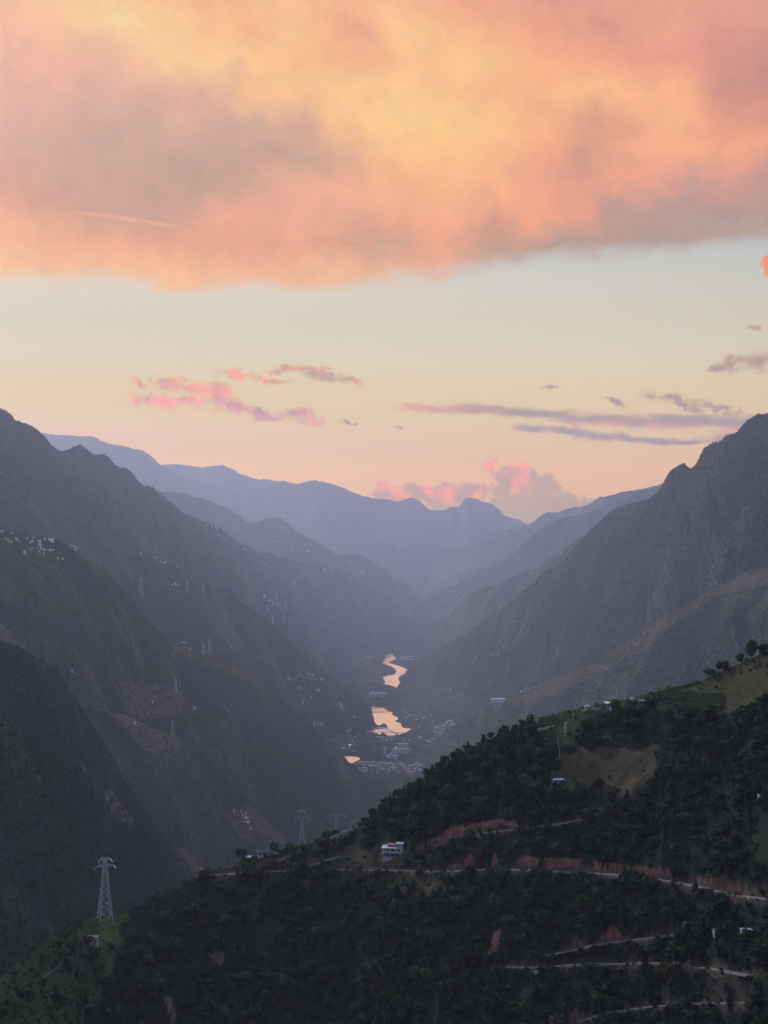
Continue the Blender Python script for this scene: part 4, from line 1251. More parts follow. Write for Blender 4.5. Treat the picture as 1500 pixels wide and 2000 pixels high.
# undergrowth between the trees
N_U = 21500
dens_u = np.where(hill.bare | (hill.road < 0.2), 0.0, 1.0)
dens_u = np.where(hill.zone > 0, 0.5, dens_u)
dens_u = np.where((hill.zone == list(ZONES).index('field') + 1) | (hill.zone == list(ZONES).index('right_hill') + 1) | (hill.zone == list(ZONES).index('terraced_field') + 1), 0.10, dens_u)
dens_u = np.where((hill.zone == list(ZONES).index('right_hill') + 1) & (hill.D < 7), 0.9, dens_u)
dens_u = np.where(hill.left, dens_u * 0.55, dens_u)
dens_u[:hill.nb - 6] = 0
j, i = scatter_points(hill, N_U, dens_u, 15)
ux, uy, uz = hill.at_many(j, i)
# bushes that grow along the lower edge of the roads and hide parts of them
hx, hy, hz, hs = [], [], [], []
for P, (nm, lb, w, pts) in zip(ROAD_PTS, ROADS):
    for k in range(len(P) * 5):
        q = g3.uniform(0, len(P) - 1.001)
        i0 = int(q)
        c = P[i0] + (P[i0 + 1] - P[i0]) * (q - i0)
        if fbm(np.array([c[0] / 9]), np.array([c[1] / 9]), 2, 61)[0] < -0.10:
            continue
        off = w * 0.5 + g3.uniform(0.1, 1.8)
        hx.append(c[0])
        hy.append(c[1] - off)
        hz.append(c[2] - off * 0.55 - 0.3)
        hs.append(g3.uniform(0.9, 2.6))
forest('hedge_growth', 'bushes along the lower edges of the hillside roads', np.array(hx), np.array(hy), np.array(hz), np.array(hs), g3.integers(0, 6, len(hx)), 18, SRC)
forest('undergrowth', 'low bushes and scrub on the near hillside', ux, uy, uz - 0.3, g3.uniform(0.7, 1.9, N_U), g3.integers(0, 6, N_U), 16, SRC)

# ------------------------------------------------------------------ forests on the mountains across the valley


def mountain_forest(r, label, n, size, seed, dmin=0, floor_lim=None):
    dens = np.ones_like(r.Z)
    dens[:r.nb - 2] = 0
    dens = dens * (0.15 + sstep(fbm(r.X / (size[1] * 14), r.Y / (size[1] * 14), 4, seed), -0.30, 0.25))
    dens = dens * (1 - 0.85 * r.field)
    dens = np.where((r.PX < -260) | (r.PX > 1760) | (r.PY > 2050), 0, dens)
    j, i = scatter_points(r, n, dens, seed)
    x, y, z = r.at_many(j, i)
    g2 = np.random.default_rng(seed)
    s = g2.uniform(size[0], size[1], n)
    k = np.where(g2.uniform(0, 1, n) < 0.15, g2.integers(6, 8, n), np.where(g2.uniform(0, 1, n) < 0.12, g2.integers(4, 6, n), g2.integers(0, 4, n)))
    forest('forest', label, x, y, z - s * 0.25, s, k, seed, SRC)


mountain_forest(mtn_i, 'forest on the near dark mountain at the left edge', 22000, (3.0, 7.5), 201)
mountain_forest(spur_j, 'forest on the low spur below the bare brown field', 14000, (4.0, 9.0), 202)
mountain_forest(mtn_h, 'forest on the dark left mountain', 30000, (4.0, 10.0), 203)
mountain_forest(mtn_g, 'forest on the left spur by the river', 20000, (6.0, 13.0), 204)
mountain_forest(mtn_n, 'forest on the lower shoulder of the right mountain', 20000, (5.0, 11.0), 205)
mountain_forest(mtn_m, 'forest on the huge right mountain', 36000, (8.0, 18.0), 206)
mountain_forest(mtn_f, 'forest on the tall left mountain', 32000, (9.0, 20.0), 207)

fg = np.random.default_rng(55)
nf = 9000
xf = fg.uniform(-650, 850, nf * 3)
yf = fg.uniform(4700, 11200, nf * 3)
keep = (fbm(xf / 110, yf / 110, 4, 64) > -0.02)
zf0 = floor_z(xf, yf)
keep &= zf0 > 0.8
fpx, fpy = project(xf, yf, zf0)
keep &= ~in_poly(fpx, fpy, [(688, 1484), (832, 1484), (820, 1518), (696, 1514)]) & ~in_poly(fpx, fpy, [(744, 1440), (804, 1440), (804, 1482), (744, 1482)])
xf, yf, zf0 = xf[keep][:nf], yf[keep][:nf], zf0[keep][:nf]
sf = fg.uniform(4, 10, len(xf))
forest('forest', 'trees scattered over the valley floor and the river banks', xf, yf, zf0 - 1, sf, fg.integers(0, 6, len(xf)), 208, SRC)

# ------------------------------------------------------------------ materials for built things
M_WALL = plain('white_wall', (0.35, 0.32, 0.30), 0.8, var=0.10, scale=0.8)
M_WALL_GREY = plain('grey_wall', (0.27, 0.26, 0.26), 0.85)
M_WALL_PINK = plain('pinkish_wall', (0.38, 0.235, 0.18), 0.85)
M_WALL_TAN = plain('tan_wall', (0.35, 0.265, 0.18), 0.85)
M_BRICK = plain('brick_red_wall', (0.22, 0.12, 0.10), 0.9)
M_ROOF_W = plain('pale_roof', (0.40, 0.38, 0.36), 0.6)
M_ROOF_D = plain('dark_tile_roof', (0.075, 0.07, 0.07), 0.8)
M_ROOF_G = plain('grey_tile_roof', (0.15, 0.14, 0.14), 0.8)
M_TEAL = plain('teal_sheet', (0.03, 0.20, 0.20), 0.5)
M_GLASS = plain('window_glass', (0.02, 0.022, 0.028), 0.15, var=0.0)
M_STEEL = plain('galvanised_steel', (0.28, 0.28, 0.30), 0.5, var=0.05)
M_CONC = plain('weathered_concrete', (0.27, 0.25, 0.23), 0.85, var=0.2)
M_POLE = plain('pole_concrete', (0.34, 0.32, 0.29), 0.85)
M_WOOD = plain('dark_wood', (0.07, 0.05, 0.04), 0.85)
M_INSUL = plain('insulator_glass', (0.62, 0.62, 0.62), 0.3, var=0.0)
M_WIRE = plain('wire', (0.13, 0.13, 0.14), 0.6, var=0.0)
M_BRIDGE = plain('bridge_steel', (0.55, 0.58, 0.66), 0.5)
M_CROP = leaf_mat('crop_leaves', (0.12, 0.16, 0.05), 0.01, 0.8, 1.0)


_FYS = np.arange(4300.0, 11500.0, 10.0)


def floor_at(px, py):
    t, s = ray(px, py)
    j = np.clip((float(t) * _FYS - gx[0]) / 8.0, 0, len(gx) - 2)
    i = np.clip((_FYS - gy[0]) / 16.0, 0, len(gy) - 2)
    zf = FZ[np.round(i).astype(int), np.round(j).astype(int)]
    k = np.argmax(CAM_Z + float(s) * _FYS - zf <= 0)
    Y = float(_FYS[k])
    return Vector((float(t) * Y, Y, CAM_Z + float(s) * Y))


def mpp(Y):
    return Y / F_PX          # metres per photograph pixel at a distance


# ------------------------------------------------------------------ pylons


def pylon(loc, H, rz, label, wbase, arms, th, delta=False, far=False, group=None, hook=False):
    """lattice tower; arms = [(height fraction, half span in m)]"""
    o = empty('transmission_tower', loc, label, 'pylon', group, rz)
    wt = wbase * 0.16
    top = max(a[0] for a in arms) if not delta else 0.72

    def wd(f):
        return (wbase * (1 - f / top) + wt * (f / top)) / 2 if f < top else wt / 2
    for sx, sy in ((-1, -1), (1, -1), (1, 1), (-1, 1)):
        mb = MB().bar((sx * wbase / 2, sy * wbase / 2, -1.0), (sx * wt / 2, sy * wt / 2, H * top), th, th * 0.8)
        mb.build('leg', M_STEEL, o)
    br = MB()
    nseg = 5 if far else 10
    fs = [top * (1 - (1 - k / nseg) ** 1.25) for k in range(nseg + 1)]
    for f0, f1 in zip(fs[:-1], fs[1:]):
        a, b2 = wd(f0), wd(f1)
        c0 = [(-a, -a), (a, -a), (a, a), (-a, a)]
        c1 = [(-b2, -b2), (b2, -b2), (b2, b2), (-b2, b2)]
        for k in range(4):
            p, q = c0[k], c0[(k + 1) % 4]
            u, v = c1[k], c1[(k + 1) % 4]
            br.bar((*p, f0 * H), (*v, f1 * H), th * 0.55, n=3)
            br.bar((*q, f0 * H), (*u, f1 * H), th * 0.55, n=3)
            if f0 > 0:
                br.bar((*p, f0 * H), (*q, f0 * H), th * 0.55, n=3)
    br.build('bracing', M_STEEL, o)
    if delta:
        z0 = H * top
        hd = MB()
        s = arms[0][1]
        for sg in (-1, 1):
            for y in (-wt / 2, wt / 2):
                hd.bar((sg * wt / 2, y, z0), (sg * s * 0.62, y, H * 0.90), th * 0.8)
                hd.bar((sg * s * 0.62, y, H * 0.90), (0, y, H * 0.97), th * 0.7)
        hd.build('tower_head', M_STEEL, o)
    for hf, hs in arms:
        ar = MB()
        w = max(wd(hf), wt / 2)
        for sg in (-1, 1):
            for y in (-w, w):
                ar.bar((sg * w, y, H * hf + H * 0.03), (sg * hs, 0, H * hf), th * 0.75)
                ar.bar((sg * w, y, H * hf - H * 0.015), (sg * hs, 0, H * hf), th * 0.75)
            if not far:
                for q in (0.35, 0.65):
                    x = w + (hs - w) * q
                    ar.bar((sg * x, -w * (1 - q), H * hf - H * 0.015 * (1 - q)), (sg * x, w * (1 - q), H * hf + H * 0.03 * (1 - q)), th * 0.5, n=3)
        if delta:
            ar.bar((-hs, 0, H * hf), (hs, 0, H * hf), th * 0.8)
        ar.build('crossarm', M_STEEL, o)
        if not far:
            for sg in (-1, 1):
                ins = MB()
                L = H * 0.055
                for k in range(7):
                    ins.bar((sg * (hs + 0.1 * k * L * 0.9), 0, H * hf - L * k / 7), (sg * (hs + 0.1 * (k + 0.8) * L * 0.9), 0, H * hf - L * (k + 0.8) / 7), 0.11, 0.07, 6)
                ins.build('insulator', M_INSUL, o)
    if not delta:
        MB().bar((0, 0, H * top - 0.2), (0, 0, H), wt * 0.35, wt * 0.2).build('mast', M_STEEL, o)
    return o


PYL = hill.at(205, 1796)
P_MAIN = pylon((PYL.x, PYL.y, PYL.z), 120 * mpp(PYL.y), 0.45, 'big grey lattice pylon standing on the grassy spur at lower left', 6.2, [(0.865, 4.1), (0.975, 2.5)], 0.17)
# the top pair of jumper loops on the left arm
lp = MB()
Hm = 120 * mpp(PYL.y)
pts = [(-2.5, 0, Hm * 0.975), (-2.85, 0, Hm * 0.955), (-2.9, 0, Hm * 0.93), (-2.7, 0, Hm * 0.905)]
for a, b2 in zip(pts[:-1], pts[1:]):
    lp.bar(a, b2, 0.10, n=6)
lp.build('jumper_loop', M_INSUL, P_MAIN)

def behind_ridge(px, ytop, Y, H):
    t, q = ray(px, ytop)
    return (float(t) * Y, Y, CAM_Z + float(q) * Y - H)


pylon(behind_ridge(590, 1582, 738, 19.0), 19.0, 0.15, 'slender pylon with a forked head rising from the bushes on the ridge', 3.4, [(0.80, 3.3), (0.985, 0.9)], 0.045, delta=True)
pylon(behind_ridge(657, 1590, 775, 30.0), 30.0, 0.1, 'grey pylon showing only its T shaped top above the viaduct', 4.0, [(0.985, 3.9)], 0.06)

for px, yt, yb, r, lab in [
        (276, 1128, 1168, mtn_g, 'pale pylon standing high on the left spur, alone against the dark slope'),
        (365, 1131, 1158, mtn_g, 'faint pylon right of the pale lone pylon on the left spur'),
        (397, 1141, 1160, mtn_g, 'faint small pylon rightmost of the three on the left spur'),
        (397, 1253, 1280, mtn_h, 'left one of the two pylons on the brown shoulder of the left mountain'),
        (409, 1249, 1276, mtn_h, 'right one of the two pylons on the brown shoulder of the left mountain'),
        (343, 1325, 1352, mtn_h, 'pylon at the upper edge of the striped fields on the left mountain'),
        (337, 1405, 1437, spur_j, 'pylon on the tip of the bare brown field'),
        (540, 1160, 1174, mtn_f, 'tiny pylon behind the white village on the left slope, upper left of its five'),
        (558, 1175, 1191, mtn_f, 'tiny pylon right of the white village on the left slope'),
        (533, 1201, 1219, mtn_f, 'tiny pylon below the white village, left one of the lower pair'),
        (554, 1198, 1216, mtn_f, 'tiny pylon below the white village, right one of the lower pair'),
        (522, 1179, 1198, mtn_f, 'very faint pylon left of and below the white village'),
        (1088, 1262, 1289, mtn_m, 'pale pylon with a wide head on the right mountain')]:
    p = r.at(px, yb)
    m_ = mpp(p.y)
    Hh = (yb - yt) * m_
    pylon(p, Hh, 0.4, lab, Hh * 0.22, [(0.84, Hh * 0.15), (0.97, Hh * 0.09)] if px != 1088 else [(0.97, Hh * 0.17), (0.84, Hh * 0.10)], 0.16 * m_, far=True, group='pylons across the valley')

# ------------------------------------------------------------------ utility poles on the near hill
for px, yt, yb, lab in [
        (1075, 1372, 1391, 'thin pole on the crest above the pale concrete wall'), (1125, 1369, 1393, 'tall thin pole on the crest left of the white cottage'),
        (1119, 1384, 1404, 'pole in front of the crest left of the white cottage'), (1064, 1440, 1459, 'pole under the right viaduct, at its left end'),
        (1090, 1438, 1460, 'upper one of the two poles in line above the brown field'), (1093, 1457, 1479, 'lower pole at the upper corner of the brown field'),
        (1070, 1464, 1487, 'pale pole among the trees left of the brown field'), (1204, 1344, 1368, 'tall thin pole above the teal building'),
        (1219, 1350, 1366, 'thin pole right of and behind the teal building'), (1041, 1391, 1404, 'short pole at the left end of the crest fields'),
        (392, 1686, 1703, 'pale pole with a crosspiece on the left ridge'), (173, 1771, 1792, 'thin lamp pole with a short arm beside the big pylon')]:
    p = hill.at(px, yb)
    hh = (yb - yt) * mpp(p.y)
    o = empty('utility_pole', (p.x, p.y, p.z - 0.1), lab, 'pole', 'utility poles on the near hill')
    MB().bar((0, 0, -0.5), (0, 0, hh), 0.14, 0.10, 8).build('shaft', M_POLE, o)
    if px == 173:
        MB().bar((0, 0, hh), (0.9, 0, hh + 0.25), 0.07).build('arm', M_STEEL, o)
    else:
        MB().box(-0.7, 0.7, -0.06, 0.06, hh - 0.55, hh - 0.42).build('crossarm', M_STEEL, o)

# ------------------------------------------------------------------ buildings on the near hill


def window(parent, x0, x1, z0, z1, y, nx=2):
    f = MB()
    f.box(x0 - .06, x1 + .06, y - .05, y + .02, z0 - .06, z0 + .04).box(x0 - .06, x1 + .06, y - .05, y + .02, z1 - .04, z1 + .06)
    for k in range(nx + 1):
        x = x0 + (x1 - x0) * k / nx
        f.box(x - .04, x + .04, y - .045, y + .02, z0 + .04, z1 - .04)
    w = f.build('window', M_WALL_GREY, parent)
    MB().box(x0, x1, y - .02, y + .03, z0, z1).build('pane', M_GLASS, w)
    return w


def house_at(px, py, label, cat='house', rz=0.0, name='house', dz=0.0):
    p = hill.at(px, py)
    return empty(name, (p.x, p.y, p.z + dz), label, cat, None, rz), mpp(p.y)


# the big white house: open lower storey, white upper storey, stair tower, lean-to annexe
o, u = house_at(767, 1677, 'big white two storey house with a stair tower above the long road', rz=-0.10, dz=0.3)
W, S1, S2 = 20 * u, 9.5 * u, 19 * u
D_ = 7.0
MB().box(-W, W, 1.6, D_, -2.0, S1).build('lower_wall', M_WALL_GREY, o)
pil = MB()
for k in range(6):
    x = -W + 0.15 + (2 * W - 0.3) * k / 5
    MB().box(x - .15, x + .15, 0.15, 0.45, -2.0, S1 - .18).build('pillar', M_WALL_GREY, o)
MB().box(-W, W, 0.05, 1.6, -2.0, 0.0).build('terrace', M_CONC, o)
rl = MB()
rl.box(-W, W * 0.3, 0.08, 0.14, 0.75, 0.85)
for k in range(14):
    x = -W + W * 1.3 * k / 13
    rl.box(x - .03, x + .03, 0.09, 0.13, 0.0, 0.75)
rl.build('railing', M_WALL_GREY, o)
for x0, x1 in ((-W * 0.75, -W * 0.45), (-W * 0.2, W * 0.2), (W * 0.35, W * 0.6)):
    MB().box(x0, x1, 1.52, 1.62, 0.2, S1 - .5).build('doorway', M_GLASS, o)
MB().box(-W - .35, W + .1, -0.25, D_, S1 - .18, S1).build('floor_slab', M_WALL, o)
MB().box(-W, W, 0.0, D_, S1, S2 - .2).build('upper_wall', M_WALL, o)
for x0, x1, n in ((-W * 0.56, -W * 0.36, 2), (-W * 0.14, W * 0.22, 3), (W * 0.46, W * 0.72, 2)):
    window(o, x0, x1, S1 + .75, S2 - .55, -0.002, n)
MB().box(-W - .5, W * 0.36, -0.5, D_ + .2, S2 - .2, S2 + .05).build('roof', M_ROOF_W, o)
MB().box(-W * 0.55, W * 0.25, 2.2, D_, S2 + .05, S2 + 1.0).build('roof_shed', M_BRICK, o)
tw = MB()
tw.box(W * 0.37, W, 0.0, 4.0, S2 - .2, S2 + 8 * u)
tw.build('stair_tower', M_WALL, o)
MB().box(W * 0.42, W * 0.66, -0.04, 0.02, S2 + .3, S2 + 1.5).build('tower_doorway', M_WALL_GREY, o)
MB().box(W * 0.32, W * 1.06, -0.35, 4.3, S2 + 8 * u, S2 + 8 * u + .18).build('tower_roof', M_ROOF_W, o)
ax = MB().box(W * 0.78, W * 1.55, -2.4, 1.2, -2.2, 5.5 * u)
ax.build('annexe_wall', M_WALL_GREY, o)
window(o, W * 1.22, W * 1.45, 2.2 * u, 4.4 * u, -2.402, 1)
MB().box(W * 0.9, W * 1.12, -2.44, -2.38, 1.0 * u, 4.4 * u).build('annexe_doorway', M_GLASS, o)
MB().poly([(W * 0.72, -2.8, 5.5 * u), (W * 1.7, -2.8, 5.5 * u), (W * 1.7, 1.4, 7.6 * u), (W * 0.72, 1.4, 7.6 * u), (W * 0.72, -2.8, 5.9 * u), (W * 1.7, -2.8, 5.9 * u), (W * 1.7, 1.4, 8.0 * u), (W * 0.72, 1.4, 8.0 * u)],
          [(3, 2, 1, 0), (4, 5, 6, 7), (0, 1, 5, 4), (1, 2, 6, 5), (2, 3, 7, 6), (3, 0, 4, 7)]).build('annexe_roof', M_ROOF_G, o)


def gable(mb, x0, x1, y0, y1, z0, zr, over=0.4, m=0):
    ym = (y0 + y1) / 2
    a, b2, c, d = x0 - over, x1 + over, y0 - over, y1 + over
    t = 0.14
    mb.poly([(a, c, z0), (b2, c, z0), (b2, ym, zr), (a, ym, zr), (b2, d, z0), (a, d, z0),
             (a, c, z0 + t), (b2, c, z0 + t), (b2, ym, zr + t), (a, ym, zr + t), (b2, d, z0 + t), (a, d, z0 + t)],
            [(0, 3, 2, 1), (3, 5, 4, 2), (6, 7, 8, 9), (9, 8, 10, 11), (0, 1, 7, 6), (4, 5, 11, 10), (1, 2, 8, 7), (2, 4, 10, 8), (3, 0, 6, 9), (5, 3, 9, 11)], m)
    return mb


# tiled house on the ridge
o, u = house_at(522, 1672, 'long low house with white walls and a dark tiled roof on the ridge', rz=0.12, dz=0.4)
W = 19 * u
MB().box(-W, W * 0.62, 0, 4.2, -1.5, 5.2 * u).build('wall', M_WALL, o)
for k, (x0, x1) in enumerate(((-0.86, -0.66), (-0.45, -0.1), (0.08, 0.2), (0.36, 0.5))):
    MB().box(x0 * W, x1 * W, -0.05, 0.02, 0.05, 4.4 * u).build('doorway' if k in (1, 2) else 'window', M_GLASS, o)
rf = gable(MB(), -W, W * 0.62, 0, 4.2, 5.2 * u, 9.5 * u, 0.5).build('roof', M_ROOF_D, o)
MB().box(-W * 0.1, W * 0.25, 2.0, 2.12, 9.7 * u, 10.4 * u).build('ridge_tiles', M_ROOF_W, rf)
MB().box(W * 0.05, W * 0.13, 1.9, 2.4, 9.8 * u, 13 * u).build('chimney', M_WALL, rf)
MB().box(W * 0.66, W * 1.15, -1.0, 2.6, -1.5, 3.0 * u).build('wing_wall', M_WALL, o)
gable(MB(), W * 0.66, W * 1.15, -1.0, 2.6, 3.0 * u, 5.6 * u, 0.35).build('wing_roof', M_ROOF_G, o)

# open shed with a bright tin roof
o, u = house_at(484, 1681, 'small open shed with a bright tin roof under the dark ridge tree', 'shed', name='open_shed', dz=0.2)
MB().poly([(-6.5 * u, -1, 6 * u), (6.5 * u, -1, 6.6 * u), (6.5 * u, 1.6, 7.6 * u), (-6.5 * u, 1.6, 7 * u), (-6.5 * u, -1, 6.4 * u), (6.5 * u, -1, 7 * u), (6.5 * u, 1.6, 8 * u), (-6.5 * u, 1.6, 7.4 * u)],
          [(3, 2, 1, 0), (4, 5, 6, 7), (0, 1, 5, 4), (1, 2, 6, 5), (2, 3, 7, 6), (3, 0, 4, 7)]).build('roof', M_ROOF_W, o)
for x, y in ((-6, -0.8), (6, -0.8), (6, 1.4), (-6, 1.4)):
    MB().bar((x * u, y, -1), (x * u, y, 6.6 * u), 0.08).build('post', M_WOOD, o)

# teal building and the white stilt hut before it, cottage, broken white garden wall
o, u = house_at(1197, 1382, 'teal walled building with a wide pale roof on the crest', 'building', name='teal_building', rz=-0.06)
MB().box(-11 * u, 12 * u, 0, 4, -1.5, 7.5 * u).build('wall', M_TEAL, o)
MB().box(-15 * u, 13 * u, -0.6, 4.5, 7.5 * u, 8.4 * u).poly([(-15 * u, -0.6, 8.4 * u), (13 * u, -0.6, 8.4 * u), (13 * u, 4.5, 10.5 * u), (-15 * u, 4.5, 10.5 * u)], [(0, 1, 2, 3)]).build('roof', M_ROOF_W, o)
for x in (-8, -3, 3, 8):
    MB().box((x - 1.2) * u, (x + 1.2) * u, -0.04, 0.02, 2.5 * u, 5.5 * u).build('window', M_GLASS, o)
o, u = house_at(1199, 1396, 'small white hut raised on four stilts below the teal building', 'hut', name='stilt_hut')
MB().box(-6.5 * u, 6.5 * u, 0, 2.4, 8 * u, 16.5 * u).build('wall', M_WALL, o)
MB().box(-7.2 * u, 7.2 * u, -0.2, 2.6, 16.5 * u, 17.3 * u).build('roof', M_ROOF_W, o)
window(o, 0.5 * u, 3.2 * u, 11 * u, 14 * u, -0.002, 1)
for x, y in ((-5.8, .2), (5.8, .2), (5.8, 2.2), (-5.8, 2.2)):
    MB().box(x * u - .14, x * u + .14, y - .14, y + .14, -1.2, 8 * u).build('stilt', M_WALL_GREY, o)
o, u = house_at(1148, 1387, 'small white cottage with a dark window left of the teal building', rz=0.1, name='cottage')
MB().box(-5 * u, 5 * u, 0, 2.2, -1, 7.2 * u).build('wall', M_WALL, o)
MB().box(-5.6 * u, 5.6 * u, -0.25, 2.4, 7.2 * u, 8.2 * u).build('roof', M_ROOF_W, o)
window(o, -1.5 * u, 1.8 * u, 3.2 * u, 5.6 * u, -0.002, 1)
MB().box(-12.5 * u, -5.2 * u, -0.2, 0.1, -0.6, 1.2 * u).build('yard_wall', M_WALL, o)
o, u = house_at(1172, 1384, 'broken white garden wall between the cottage and the teal building', 'wall', name='garden_wall')
rr = random.Random(5)
for k in range(14):
    x = (-17 + 2.5 * k) * u
    MB().box(x, x + rr.uniform(0.8, 2.2) * u, -0.1, 0.1, -0.6, rr.uniform(0.6, 3.4) * u).build('wall_panel', M_WALL, o)
o, u = house_at(1236, 1369, 'small pale roofed shed on the crest right of the dark tree', 'shed', name='crest_shed')
MB().box(-3.5 * u, 3.5 * u, 0, 2, -1, 4 * u).build('wall', M_WALL_GREY, o)
MB().box(-4.5 * u, 4.5 * u, -.3, 2.3, 4 * u, 5.2 * u).build('roof', M_ROOF_W, o)
o, u = house_at(1256, 1372, 'flat pale tin shelter beside the terraced field', 'shelter', name='field_shelter')
MB().box(-7 * u, 7 * u, -.3, 2.6, 3 * u, 4.2 * u).build('roof', M_WALL_TAN, o)
for x in (-6, 6):
    MB().box(x * u - .1, x * u + .1, 0, .2, -1, 3 * u).build('post', M_WOOD, o)
# hut in the wood
o, u = house_at(1091, 1536, 'small hut with a flat pale roof in the wood below the brown field', 'hut', name='flat_roof_hut', rz=0.15)
MB().box(-9 * u, 6 * u, 0, 2.6, -1.5, 11 * u).build('wall', M_WALL_GREY, o)
for x0, x1, m_ in ((-8, -5, M_WALL), (-4.2, -2.6, M_GLASS), (-2, 1, M_WALL), (1.6, 5, M_GLASS)):
    MB().box(x0 * u, x1 * u, -.05, .02, 2 * u, 10 * u).build('panel', m_, o)
MB().box(-7 * u, 12 * u, -.5, 3, 12.2 * u, 13.6 * u).box(-9.5 * u, -7 * u, -.2, 2.6, 11.0 * u, 12.2 * u).build('roof', M_ROOF_W, o)
MB().box(7 * u, 24 * u, 0.2, 0.5, -1.0, 4.0 * u).build('yard_wall', M_WALL_GREY, o)
MB().box(11 * u, 11.8 * u, 2, 2.2, -1.0, 12.2 * u).build('post', M_WOOD, o)

# viaducts


def viaduct(p0, p1, piers, label, thick=0.9, depth=1.1):
    a, b2 = hill.at(*p0), hill.at(*p1)
    ta, sa = ray(*p0)
    tb, sb = ray(*p1)
    Y = (a.y + b2.y) / 2
    A = Vector((float(ta) * Y, Y, CAM_Z + float(sa) * Y))
    B = Vector((float(tb) * Y, Y, CAM_Z + float(sb) * Y))
    o = empty('viaduct', A, label, 'viaduct')
    d = B - A
    dk = MB()
    n = 6
    for k in range(n):
        q0, q1 = d * (k / n), d * ((k + 1) / n)
        dk.poly([(q0.x, -depth, q0.z - thick), (q1.x, -depth, q1.z - thick), (q1.x, depth, q1.z - thick), (q0.x, depth, q0.z - thick), (q0.x, -depth, q0.z), (q1.x, -depth, q1.z), (q1.x, depth, q1.z), (q0.x, depth, q0.z)],
                [(3, 2, 1, 0), (4, 5, 6, 7), (0, 1, 5, 4), (1, 2, 6, 5), (2, 3, 7, 6), (3, 0, 4, 7)])
    dk.build('deck', M_CONC, o)
    MB().poly([(0, -depth - .06, .05), (d.x, -depth - .06, d.z + .05), (d.x, -depth + .1, d.z + .05), (0, -depth + .1, .05), (0, -depth - .06, .3), (d.x, -depth - .06, d.z + .3), (d.x, -depth + .1, d.z + .3), (0, -depth + .1, .3)],
              [(3, 2, 1, 0), (4, 5, 6, 7), (0, 1, 5, 4), (1, 2, 6, 5), (2, 3, 7, 6), (3, 0, 4, 7)]).build('kerb', M_CONC, o)
    for f, hpx in piers:
        q = d * f
        MB().box(q.x - .28, q.x + .28, -depth * .8, depth * .8, q.z - thick - hpx * mpp(Y) - 2.5, q.z - thick).build('pier', M_CONC, o)


viaduct((645, 1634), (698, 1614), [(0.02, 8), (0.24, 8), (0.47, 9), (0.68, 6)], 'concrete viaduct on square piers climbing to the wooded hill')
viaduct((1049, 1424), (1092, 1414), [(0.16, 14), (0.5, 9), (0.74, 6)], 'low concrete viaduct beneath the green crest terraces')
p = hill.at(1105, 1437)
o = empty('concrete_pillar', p, 'tall weathered concrete pillar right of the low viaduct', 'pillar')
MB().box(-.5, .5, -.4, .4, -1.5, 24 * mpp(p.y)).build('shaft', M_CONC, o)
MB().box(-.7, .7, -.5, .5, 24 * mpp(p.y), 26 * mpp(p.y)).build('cap', M_CONC, o)
p = hill.at(1044, 1419)
u = mpp(p.y)
o = empty('retaining_wall', p, 'pale concrete wall at the left edge of the green crest terraces', 'wall')
MB().poly([(-7 * u, 0, -1), (6 * u, 0, -1), (6 * u, .5, -1), (-7 * u, .5, -1), (-7 * u, 0, 10 * u), (8 * u, 0, 16 * u), (8 * u, .5, 16 * u), (-7 * u, .5, 10 * u)],
          [(3, 2, 1, 0), (4, 5, 6, 7), (0, 1, 5, 4), (1, 2, 6, 5), (2, 3, 7, 6), (3, 0, 4, 7)]).build('wall_face', M_WALL_GREY, o)

# white stained tank wall and channel on the left spur
p = hill.at(177, 1848)
u = mpp(p.y)
o = empty('tank', p, 'white streaked concrete water tank on the slope below the big pylon', 'tank', rz=-0.15)
MB().box(-12.3 * u, 12 * u, 0.15, 3.0, -2.0, 17.6 * u).build('tank_body', M_WALL_GREY, o)
for k, (x0, x1, h_, m_) in enumerate(((-12, -8.2, 18, M_WALL), (-7.6, -0.5, 18, M_WALL), (0.8, 2.6, 18.6, M_CONC), (3.6, 6.4, 18, M_WALL), (7.0, 8.6, 19, M_BRICK), (9.2, 12.4, 18, M_CONC))):
    MB().box(x0 * u, x1 * u, -0.02 - .06 * (k % 2), 0.16, -1.2 + 0.25 * k, h_ * u).build('wall_panel', m_, o)
ch = []
for k in range(26):
    q = k / 25
    ch.append(hill.at(70 + 98 * q, 1921 - 71 * q))
mb = MB()
for a, b2 in zip(ch[:-1], ch[1:]):
    mb.bar((a.x, a.y, a.z + .2), (b2.x, b2.y, b2.z + .2), 0.24, n=4)
mb.build('water_channel', m_road, kind='thing', label='straight concrete water channel running down the left spur from the tank', category='channel')

# retaining walls and parapets below the long road on the right
for pts, hpx, lab, cat in [([(1353, 1731), (1362, 1733), (1373, 1736)], 11, 'pale retaining wall under the long road, left of the gap', 'wall'),
                           ([(1412, 1743), (1430, 1746), (1446, 1750), (1460, 1753)], 11, 'long pale retaining wall under the road near the right edge', 'wall')]:
    P = [hill.at(*q) for q in pts]
    o = empty('retaining_wall', P[0], lab, cat)
    for a, b2 in zip(P[:-1], P[1:]):
        u = mpp(a.y)
        mb = MB()
        A, B = a - P[0], b2 - P[0]
        mb.poly([(A.x, A.y - 2.4, A.z - hpx * u), (B.x, B.y - 2.4, B.z - hpx * u), (B.x, B.y - 1.7, B.z + .4), (A.x, A.y - 1.7, A.z + .4), (A.x, A.y - 1.2, A.z - hpx * u), (B.x, B.y - 1.2, B.z - hpx * u), (B.x, B.y - 1.2, B.z + .4), (A.x, A.y - 1.2, A.z + .4)],
                [(0, 1, 2, 3), (5, 4, 7, 6), (3, 2, 6, 7), (1, 5, 6, 2), (4, 0, 3, 7), (4, 5, 1, 0)])
        mb.build('wall_section', M_WALL, o)
